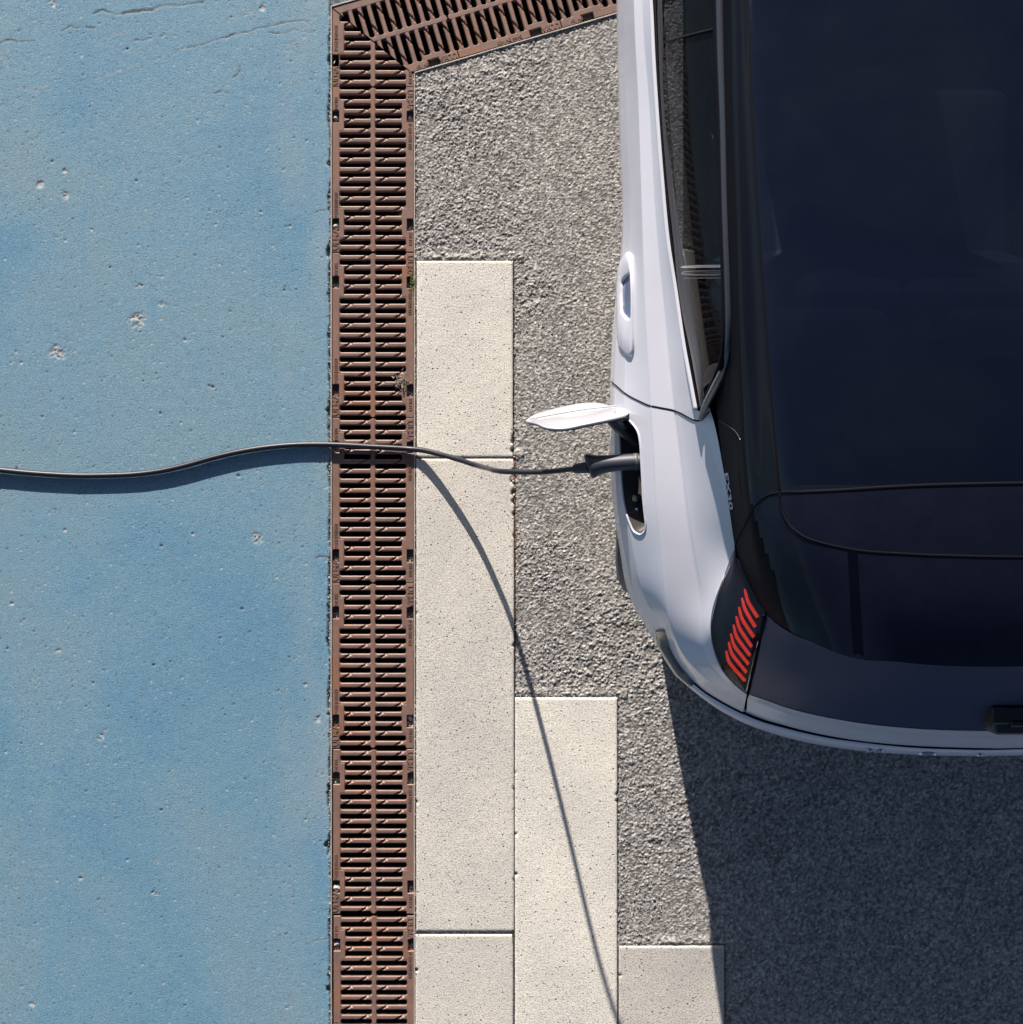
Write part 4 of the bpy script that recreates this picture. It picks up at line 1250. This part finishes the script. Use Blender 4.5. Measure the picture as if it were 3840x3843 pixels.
# ---- side glass between belt and roof frame
f_line = [Vector((.345, 2.66, .985)), Vector((.338, 2.0, .985)), (2452, -150, .975), (2478, 450, .995), (2519, 900, 1.01), (2560, 1200, 1.025), (2582, 1316, 1.035), (2604, 1433, 1.045), (2622, 1530, 1.052), (2629, 1568, 1.055)]
top_l = [Vector((.372, 2.66, 1.0)), Vector((.368, 2.0, 1.27)), (2702, -150, 1.375), (2714, 450, 1.38), (2727, 900, 1.38), (2733, 1200, 1.365), (2731, 1316, 1.345), (2690, 1433, 1.235), (2644, 1530, 1.10), (2632, 1568, 1.062)]
mid_l = []
for a, b in zip(f_line, top_l):
    A_ = a if isinstance(a, Vector) else W(*a); B2 = b if isinstance(b, Vector) else W(*b)
    mid_l.append((A_ + B2) / 2 + Vector((-.012 * min(1, (B2 - A_).length / .3), 0, .004)))
glass, gb = strip('side_window', [f_line, mid_l, top_l], M['glass'], both='two')
# ---- black quarter panel behind the glass
p3l = [(2728, 1316, 1.335), (2712, 1400, 1.27), (2690, 1500, 1.14), (2706, 1680, 1.092), (2725, 1820, 1.072), (2743, 1950, 1.050), (2759, 2050, 1.034), (2800, 2165, 1.090), (2876, 2300, 1.155)]
p3r = [(2747, 1316, 1.362), (2749, 1400, 1.354), (2754, 1500, 1.34), (2765, 1680, 1.312), (2776, 1820, 1.288), (2794, 1950, 1.262), (2810, 2060, 1.235), (2835, 2170, 1.205), (2882, 2303, 1.168)]
p3m = [tuple((np.array(a) * .5 + np.array(b) * .5) + np.array([0, 0, .006])) for a, b in zip(p3l, p3r)]
qp, qb = strip('quarter_panel', [p3l, p3m, p3r], M['pillar'], both='two')
# ---- tail lamp
lampL = [(2758, 2056, 1.033), (2716, 2170, 1.002), (2673, 2296, .966), (2667, 2380, .950), (2678, 2438, .935), (2706, 2508, .918), (2748, 2560, .902), (2801, 2604, .888)]
lampR = [(2761, 2060, 1.036), (2800, 2165, 1.088), (2872, 2300, 1.148), (2862, 2354, 1.115), (2850, 2412, 1.065), (2836, 2475, 1.01), (2821, 2540, .95), (2805, 2604, .893)]
lampM = [tuple((np.array(a) * .5 + np.array(b) * .5) + np.array([0, 0, .012])) for a, b in zip(lampL, lampR)]
lens_o, lb = strip('tail_lamp', [lampL, lampM, lampR], M['lens'], .008, .008, both=False)
hs = [[(x, y, h - .022) for x, y, h in l] for l in (lampL, lampM, lampR)]
hb_o, hb = strip('lamp_housing', hs, M['lampbox'], .008, .008, both=False)
hb_o.parent = lens_o; hb_o.matrix_parent_inverse = Matrix.Identity(4)
BZ = [((955, 50), (1010, 270), (1185, 560)), ((905, 210), (950, 400), (1140, 730)), ((850, 375), (900, 580), (1110, 910)), ((800, 540), (850, 740), (1070, 1085)),
      ((750, 690), (800, 900), (1040, 1245)), ((700, 850), (755, 1060), (1010, 1400)), ((660, 1000), (710, 1200), (970, 1550)), ((615, 1160), (665, 1360), (945, 1700))]
for tri in BZ:
    tri = (tri[0], tri[1], tuple((np.array(tri[1]) * .5 + np.array(tri[2]) * .5) + np.array([-4, 4])), tri[2])
    P = dens([(2600 + a * .2073, 2200 + b * .2073) for a, b in tri], 14)
    w = np.interp(np.linspace(0, 1, 14), [0, .15, .45, 1], [1.3, 4.0, 5.2, 5.6])
    bm = bmesh.new(); rows = []
    for i, p in enumerate(P):
        d = P[min(i + 1, 13)] - P[max(i - 1, 0)]; d = d / np.linalg.norm(d); nn = np.array([-d[1], d[0]])
        row = []
        for s in (-1, -.6, .6, 1):
            q = p + nn * w[i] * s
            h = hit(hb, q[0], q[1], .004 if abs(s) < 1 else .0005)
            if h is None: h = hit(lb, q[0], q[1], -.018) or hit(hb, p[0], p[1], .001)
            row.append(h)
        if all(v is not None for v in row): rows.append([bm.verts.new(v) for v in row])
    for a, b in zip(rows[:-1], rows[1:]):
        for j in range(3): bm.faces.new((a[j], a[j + 1], b[j + 1], b[j]))
    o = bmobj('light_strip', bm, M['red'], lens_o, True)
rp = [(2718, 2478), (2736, 2486), (2800, 2560), (2798, 2590), (2770, 2574), (2735, 2540)]
M['ribbed'] = simple('amber_ribbed', (0.16, 0.085, 0.045), .3)
for k in range(9):
    t = k / 8
    a = np.array([2722, 2492]) * (1 - t) + np.array([2790, 2556]) * t
    b = np.array([2722, 2530]) * (1 - t) + np.array([2794, 2596]) * t
    H = hits(hb, dens([a, (a + b) / 2, b], 6), .002)
    if len(H) > 2:
        o = tube(H, .0021, 5, name='lens_rib', mat=M['ribbed'], parent=lens_o, flat=.5)
# mirrored lamp on the far side
lens2 = bpy.data.objects.new('tail_lamp', lens_o.data.copy()); C.objects.link(lens2)
vv = np.zeros(len(lens2.data.vertices) * 3); lens2.data.vertices.foreach_get('co', vv); vv = mirror(vv.reshape(-1, 3)); lens2.data.vertices.foreach_set('co', vv.ravel())
lens2.data.materials.clear(); lens2.data.materials.append(M['lampbox']); lens2.parent = car; lens2.matrix_parent_inverse = Matrix.Translation(-car.location)

# ---- rear glass, tailgate band, bumper
glT = [(2876, 2304, 1.148), (2906, 2334, 1.168), (2945, 2362, 1.19), (3080, 2420, 1.23), (3240, 2452, 1.255), (3455, 2484, 1.275)]
glB = [(2812, 2606, .893), (2862, 2622, .925), (2942, 2651, .955), (3174, 2704, .99), (3408, 2731, 1.0), (3600, 2740, 1.0)]
sT = [W(*p) for p in glT] + [ctr(2486, 1.28)]
sB = [W(*p) for p in glB[:5]] + [W(3600, 2740, 1.0), ctr(2743, 1.0)]
sM = [(a + b) / 2 + Vector((0, -.006, .006)) for a, b in zip(sT, sB)]
rw, rb = strip('rear_window', [sT, sM, sB], M['screen'], .012, .010, both=True)
bdT = [Vector((p.x, p.y - .001, p.z + .001)) for p in sB]
bdM = [W(*p) for p in [(2806, 2625, .86), (2860, 2642, .875), (2942, 2668, .885), (3174, 2722, .90), (3408, 2751, .905), (3600, 2761, .905)]] + [ctr(2764, .905)]
bdB = [W(*p) for p in [(2797, 2664, .76), (2858, 2690, .77), (2944, 2718, .78), (3174, 2768, .79), (3408, 2792, .79), (3600, 2800, .79)]] + [ctr(2803, .79)]
bdC = [p + Vector((0, .006, -.02)) for p in bdB]
bdD = [Vector((p.x, p.y + .02, .66)) for p in bdB]
tg, tb = strip('tailgate', [bdT, bdM, bdB, bdC, bdD], M['paint'], .012, .006, both=True)
# lower bumper, standing out beneath the gap
bpO = [(2452, 2368, .655), (2462, 2396, .655), (2502, 2482, .64), (2624, 2602, .62), (2778, 2704, .61), (2948, 2766, .60), (3200, 2812, .60), (3420, 2828, .60)]
bpT = [(2488, 2368, .745), (2496, 2396, .755), (2532, 2474, .75), (2652, 2594, .73), (2792, 2678, .72), (2950, 2732, .71), (3200, 2783, .71), (3420, 2803, .71)]
wO = [W(*p) for p in bpO] + [ctr(2833, .60)]; wT = [W(*p) for p in bpT] + [ctr(2811, .71)]
def sh(L, k, dz): return [Vector((p.x + (CX - p.x) * k * .30, p.y + k * .35, p.z + dz)) for p in L]
bp, bb = strip('rear_bumper', [sh(wO, .40, -.40), sh(wO, .12, -.28), sh(wO, .02, -.13), wO, wT, sh(wT, .06, .004)], M['paint'], .012, .008, both=True)
# reflector strip let into the bumper corner
rfO = [(2461, 2366), (2466, 2400), (2476, 2440), (2492, 2478), (2512, 2506), (2545, 2540), (2590, 2575)]
rfI = [(2496, 2364), (2506, 2396), (2517, 2434), (2533, 2472), (2552, 2500), (2584, 2532), (2606, 2562)]
def anyhit(px, py, off):
    c = []
    for b_ in (bb, side_bvh, tb):
        h = hit(b_, px, py, off)
        if h is not None: c.append(h)
    return max(c, key=lambda v: v.z) if c else None
bm = bmesh.new(); rows = []
for a, b in zip(dens(rfO, 30), dens(rfI, 30)):
    row = []
    for k, of in ((0, .0), (.12, .005), (.5, .007), (.88, .005), (1, .0)):
        p = a * (1 - k) + b * k; h = anyhit(p[0], p[1], of)
        if h is not None: row.append(h)
    if len(row) == 5: rows.append([bm.verts.new(v) for v in row])
for a, b in zip(rows[:-1], rows[1:]):
    for j in range(4): bm.faces.new((a[j], a[j + 1], b[j + 1], b[j]))
bmobj('reflector', bm, M['reflector'], car, True)

# ---- seams
def seam(name, px, bvhs, r=.0022, n=80, mat='seam', off=.0004, mir=False):
    P = dens(px, n); H = []
    for p in P:
        c = [h for h in (hit(b, p[0], p[1], off) for b in bvhs) if h is not None]
        if c: H.append(max(c, key=lambda v: v.z))
    if mir:
        H = [h for h in H if h.x < CX - .01]; H += [Vector((2 * CX - h.x, h.y, h.z)) for h in H[::-1]]
    if len(H) > 3: return tube(H, r, 6, name=name, mat=M[mat], parent=car, flat=.22)
z5 = lambda L: [(2200 + a * .4663, 850 + b * .4663) for a, b in L]
z6 = lambda L: [(2200 + a * .4663, 1400 + b * .4663) for a, b in L]
seam('door_gap', z5([(205, 1248), (245, 1280), (300, 1330), (360, 1370), (430, 1405), (510, 1440), (600, 1460), (700, 1480), (760, 1500), (820, 1533), (870, 1557), (910, 1562), (942, 1550), (980, 1505), (1035, 1425)]), [side_bvh], .0022)
seam('tailgate_gap', z6([(1203, 1385), (1240, 1300), (1290, 1200), (1350, 1090), (1410, 1020), (1480, 980), (1560, 962), (1750, 955), (1930, 948)]) + [(3400, 1824), (3840, 1813), (4100, 1811)], [roof_bvh, qb, side_bvh], .0030, 120)
seam('roof_gap', z6([(1562, 965), (1570, 1090), (1600, 1160), (1640, 1222), (1700, 1275), (1770, 1320), (1850, 1350), (1930, 1373)]) + [(3200, 2062), (3400, 2078), (3640, 2087), (3840, 2090), (4100, 2092)], [roof_bvh], .0020, 100)
seam('roof_edge_gap', [(2804, -80), (2815, 200), (2827, 450), (2840, 680), (2853, 900), (2874, 1200), (2891, 1430), (2919, 1750), (2928, 1846)], [roof_bvh], .0020, 120)
seam('hatch_side_gap', [(2874, 2303), (2862, 2354), (2850, 2412), (2836, 2475), (2821, 2540), (2806, 2604), (2800, 2640), (2791, 2672)], [lb, tb, side_bvh, rb], .0045, 50, off=.001)
seam('lamp_edge', [(2758, 2056), (2716, 2170), (2674, 2296), (2668, 2380), (2679, 2438), (2707, 2508), (2749, 2560), (2801, 2604)], [side_bvh, lb], .0016, 60, mat='paint')
seam('lamp_chrome', [(2868, 2306), (2857, 2354), (2845, 2412), (2830, 2475), (2814, 2540), (2800, 2600)], [lb, qb], .0014, 40, mat='chrome')
seam('lamp_pillar_gap', [(2760, 2058), (2800, 2160), (2836, 2236), (2872, 2298)], [qb, lb], .0012, 30)
seam('filler_gap', [(2700, 1575), (2722, 1590), (2745, 1604), (2765, 1622), (2780, 1650)], [qb, roof_bvh], .0016, 20, mat='trim')
seam('bumper_gap', [(2606, 2562), (2640, 2590), (2668, 2608), (2726, 2642), (2783, 2671), (2860, 2703), (2946, 2727), (3100, 2762), (3250, 2783), (3408, 2799), (3620, 2808), (3840, 2810)], [bb, tb, side_bvh], .0034, 140, off=.0012, mir=True)
G1 = []
for (a, b) in (((3180, 2066), (3218, 2066)), ((3188, 2200), (3224, 2200)), ((3194, 2330), (3232, 2330)), ((3202, 2440), (3240, 2448))):
    G1.append([hit(roof_bvh, a[0] + (b[0] - a[0]) * k, a[1] + (b[1] - a[1]) * k, .0012) for k in (0, .5, 1)])
Vg = loft(list(map(list, zip(*G1))), .02, .01)
M['groove'] = simple('spoiler_inlay', (0.003, 0.004, 0.010), .35, spec=.1)
link('spoiler_inlay', np_mesh('spoiler_inlay', Vg.reshape(-1, 3), grid_faces(*Vg.shape[:2])), M['groove'], car, True)
# bright belt edge and belt mouldings
def along(base, dx):
    return [(p[0] + dx, p[1]) for p in base]
belt = [(2449, -80), (2455, 5), (2467, 250), (2480, 450), (2498, 680), (2519, 900), (2547, 1083), (2582, 1316), (2604, 1433), (2624, 1540)]
def wl(base, dx, dh, s=0):
    out = []
    for (x, y), (fx) in zip(base, base):
        hh = np.interp(y, [-150, 450, 900, 1200, 1316, 1433, 1568], [.975, .995, 1.01, 1.025, 1.035, 1.045, 1.055])
        out.append(W(x + dx, y, hh + dh))
    return out
tube(wl(belt, -8, -.001), .0075, 8, name='belt_flange', mat=M['paint'], parent=car, samples=120, flat=.8)
tube(wl(belt, 4, .004), .0058, 8, name='belt_rubber', mat=M['seam'], parent=car, samples=120)
tube(wl(belt[:-1] + [(2618, 1520)], 16, .012), .0058, 8, name='belt_moulding', mat=M['black'], parent=car, samples=120)
tube(wl(belt[:-2] + [(2600, 1420), (2612, 1490)], 31, .018), .0026, 8, name='belt_trim', mat=M['trim'], parent=car, samples=120)
arc = [(2700, -80, 1.385), (2708, 250, 1.388), (2716, 450, 1.39), (2722, 700, 1.39), (2728, 900, 1.388), (2735, 1100, 1.38), (2737, 1230, 1.368), (2733, 1316, 1.348), (2718, 1380, 1.300), (2692, 1438, 1.235), (2660, 1500, 1.15), (2640, 1545, 1.09), (2632, 1570, 1.062)]
tube([W(p[0] - 13, p[1], p[2] - .006) for p in arc[:9]] + [W(2706, 1376, 1.285), W(2682, 1432, 1.22), W(2652, 1494, 1.135)], .0080, 8, name='inner_window_frame', mat=M['pillar'], parent=car, samples=140)
tube([W(*p) for p in arc], [.0085] * 10 + [.0095, .009, .007], 10, name='window_surround', mat=M['trim'], parent=car, samples=160)
def on_glass(px, r, name, mat, off=.002, n=30, fl=.6):
    H = hits(gb, dens(px, n), off)
    if len(H) > 2: tube(H, r, 8, name=name, mat=mat, parent=car, flat=fl)
on_glass([(2563, 1001), (2640, 999), (2728, 998)], .0036, 'window_divider', M['chrome'])
on_glass([(2570, 1022), (2728, 1020)], .0085, 'window_pillar', M['black'], .0005)
on_glass([(2574, 1042), (2640, 1041), (2730, 1040)], .0026, 'window_divider', M['trim'])
on_glass([(2500, 158), (2560, 140), (2692, 106)], .0034, 'pillar_edge', M['seam'])
# ---- door handle
oh = z5([(350, 202), (366, 225), (374, 300), (382, 380), (387, 480), (388, 600), (388, 760), (389, 900), (388, 1010), (380, 1040), (355, 1052), (330, 1034), (300, 995), (276, 960), (267, 860), (264, 700), (262, 560), (266, 450), (272, 360), (290, 290), (318, 235)])
ih = z5([(370, 378), (376, 440), (380, 500), (382, 600), (381, 680), (380, 725), (372, 746), (345, 738), (322, 712), (306, 694), (301, 640), (299, 560), (303, 490), (308, 440), (325, 412), (350, 390)])
no_ = 64
oc = np.mean(np.array(ih), 0)
def by_angle(poly, n, c):
    P = dens(poly, 400, True); a = np.arctan2(P[:, 1] - c[1], (P[:, 0] - c[0]) * 3)
    out = []
    for k in range(n):
        th = -math.pi + 2 * math.pi * k / n
        out.append(P[np.argmin(np.abs(np.angle(np.exp(1j * (a - th)))))])
    return np.array(out)
Po, Pi = by_angle(oh, no_, oc), by_angle(ih, no_, oc)
bm = bmesh.new(); rows = []
for (k, off) in ((0, -.001), (.03, .0055), (.10, .0080), (.5, .0085), (.93, .0080), (1.0, .0070), (1.0, .001)):
    rows.append([bm.verts.new(hit(side_bvh, *(Po[i] * (1 - k) + Pi[i] * k), off)) for i in range(no_)])
for a, b in zip(rows[:-1], rows[1:]):
    for i in range(no_): bm.faces.new((a[i], a[(i + 1) % no_], b[(i + 1) % no_], b[i]))
bmobj('door_handle', bm, M['paint'], car, True)
bm = bmesh.new()
cu = hit(side_bvh, oc[0], oc[1], .001)
ring = [bm.verts.new(hit(side_bvh, *(Pi[i]), .0015)) for i in range(no_)]
inner_r = [bm.verts.new(hit(side_bvh, *(Pi[i] * .55 + oc * .45), .0008)) for i in range(no_)]
for i in range(no_): bm.faces.new((ring[i], ring[(i + 1) % no_], inner_r[(i + 1) % no_], inner_r[i]))
bm.faces.new(inner_r)
M['pocket_shade'] = simple('handle_pocket_shade', (0.12, 0.16, 0.24), .25, .3, coat=.5)  # shade inside the hand recess, painted as a dark blue patch
bmobj('handle_pocket_shade', bm, M['pocket_shade'], car, True)

# ---- lettering on the car
def wrap_text(s, size, px0, py0, px1, py1, bvhs, mat, name='lettering', off=.0015, spacing=1.0):
    cu = bpy.data.curves.new('t', 'FONT'); cu.body = s; cu.size = size; cu.extrude = .0008; cu.resolution_u = 2; cu.space_character = spacing; cu.offset = size * .02
    o = bpy.data.objects.new('t', cu); C.objects.link(o); bpy.context.view_layer.update()
    me = bpy.data.meshes.new_from_object(o.evaluated_get(bpy.context.evaluated_depsgraph_get())); bpy.data.objects.remove(o)
    xs = [v.co.x for v in me.vertices]; w = max(xs) - min(xs); x0 = min(xs)
    hmax = max(v.co.y for v in me.vertices)
    d = np.array([px1 - px0, py1 - py0], float); nn = np.array([d[1], -d[0]]) / np.linalg.norm(d)
    for v in me.vertices:
        t = (v.co.x - x0) / w; p = np.array([px0, py0]) + d * t + nn * (v.co.y / hmax * size)
        c = [h for h in (hit(b, p[0], p[1], off + v.co.z) for b in bvhs) if h is not None]
        if c: v.co = max(c, key=lambda q: q.z)
    me.materials.clear(); me.materials.append(mat); me.name = name
    return link(name, me, mat, car)
wrap_text('EX30', 13.5, 2723, 1776, 2743, 1914, [qb], M['badge'])
# VOLVO: the word on the rear face, letters standing off the panel just under the gap
for ch, px in zip('VOLVO', (3335, 3537, None, None, None)):
    pass
sv = FPX / (CAMH - .735)
for k, ch in enumerate('VOLVO'):
    x = CX + (k - 2) * .135
    cu = bpy.data.curves.new('t', 'FONT'); cu.body = ch; cu.size = .040; cu.extrude = .0025; cu.align_x = 'CENTER'; cu.resolution_u = 2; cu.offset = .001
    o = bpy.data.objects.new('t', cu); C.objects.link(o); bpy.context.view_layer.update()
    me = bpy.data.meshes.new_from_object(o.evaluated_get(bpy.context.evaluated_depsgraph_get())); bpy.data.objects.remove(o)
    hb2 = None
    me.transform(Matrix.Scale(1.45, 4, (1, 0, 0)))
    pxx = 1920 + x * sv
    yface = W(pxx, 2818 if abs(k - 2) > 1 else 2822, .68).y
    bo, dr = Vector((x, -3, .690)), Vector((0, 1, 0))
    lo_, no2, _, _ = bb.ray_cast(bo, dr)
    if lo_ is None: lo_, no2, _, _ = bb.ray_cast(Vector((2 * CX - x, -3, .655)), dr)
    yf = lo_.y if lo_ is not None else yface
    me.transform(Matrix.Translation((x, yf + .0008, .675)) @ Matrix.Rotation(math.radians(90), 4, 'X'))
    me.materials.clear(); me.materials.append(M['chrome']); me.name = 'lettering'
    link('lettering', me, M['chrome'], car)
# ---- rear wiper
wp = empty('rear_wiper', (0, 0, 0)); wp.parent = car; wp.location = Vector((CX, -.52, 1.0)) - car.location
wloc = Vector((CX, -.52, 1.0))
def wpart(name, px, h0, h1, mat, bev=.004):
    bm = bmesh.new()
    sc = FPX / (CAMH - h1)
    P = [((a - 1920) / sc - wloc.x, -(b - 1921.5) / sc - wloc.y) for a, b in px]
    prism(bm, P, h0 - wloc.z, h1 - wloc.z, bev)
    bmesh.ops.recalc_face_normals(bm, faces=bm.faces[:])
    me = bpy.data.meshes.new(name); bm.to_mesh(me); bm.free(); me.materials.append(mat)
    o = bpy.data.objects.new(name, me); C.objects.link(o); o.parent = wp
M['wip'] = simple('wiper_plastic', (0.008, 0.008, 0.010), .5)
M['wip2'] = simple('wiper_cover', (0.022, 0.026, 0.035), .25)
wpart('mount', [(3725, 2655), (3735, 2648), (3765, 2647), (3782, 2652), (3960, 2650), (3975, 2660), (3975, 2720), (3725, 2720)], 1.085, 1.135, M['wip'])
wpart('pivot_cap', [(3729, 2700), (3742, 2686), (3760, 2682), (3778, 2688), (3790, 2704), (3960, 2704), (3968, 2720), (3966, 2752), (3950, 2759), (3745, 2759), (3736, 2750)], 1.04, 1.125, M['wip2'], .004)
wpart('arm', [(3795, 2706), (3860, 2704), (4250, 2676), (4252, 2688), (3860, 2728), (3795, 2730)], 1.127, 1.139, M['wip'], .003)
# ---- interior seen faintly through the glass
bm = bmesh.new()
box(bm, .46, 2 * CX - .46, -.15, 2.6, .45, .55)
bmobj('cabin_floor', bm, M['cabin'], car)
dc = [[Vector((.44, y, .90)), Vector((.46, y, .88)), Vector((.48, y, .75)), Vector((.49, y, .5))] for y in (2.4, 1.6, .9, .3, .0)]
dcl = list(map(list, zip(*dc)))
strip('door_lining', dcl, M['cabin'], .05, .02, both='two')
def seat(x, y, w=.46, nm='seat'):
    s = empty(nm, (0, 0, 0)); s.parent = car; s.location = Vector((x, y, .5)) - car.location
    def rb(name, c, d, bev, mat, tilt=0):
        bm = bmesh.new(); bmesh.ops.create_cube(bm, size=1)
        for v in bm.verts: v.co = Vector((v.co.x * d[0], v.co.y * d[1], v.co.z * d[2]))
        bmesh.ops.bevel(bm, geom=bm.edges[:], offset=bev, segments=3, profile=.6, affect='EDGES')
        bm.transform(Matrix.Translation(Vector(c)) @ Matrix.Rotation(tilt, 4, 'X'))
        me = bpy.data.meshes.new(name); bm.to_mesh(me); bm.free(); me.materials.append(mat)
        o = bpy.data.objects.new(name, me); C.objects.link(o); o.parent = s
    rb('cushion', (0, .20, .12), (w, .5, .14), .05, M['seat'])
    rb('backrest', (0, -.10, .40), (w, .13, .60), .05, M['seat'], math.radians(18))
    rb('headrest', (0, -.24, .74), (.26, .10, .17), .04, M['seat'], math.radians(12))
for x in (.80, 1.56):
    seat(x, 1.28)
for x in (.66, 1.06, 1.62):
    seat(x, .62, .40)
tube([(.455, .70, .88), (.467, .73, .95), (.47, .80, .96), (.467, .87, .95), (.455, .90, .88)], .010, 8, name='grab_handle', mat=M['trim'], parent=car, samples=30)
print('objects', len(bpy.data.objects), 'polys', sum(len(m.polygons) for m in bpy.data.meshes))
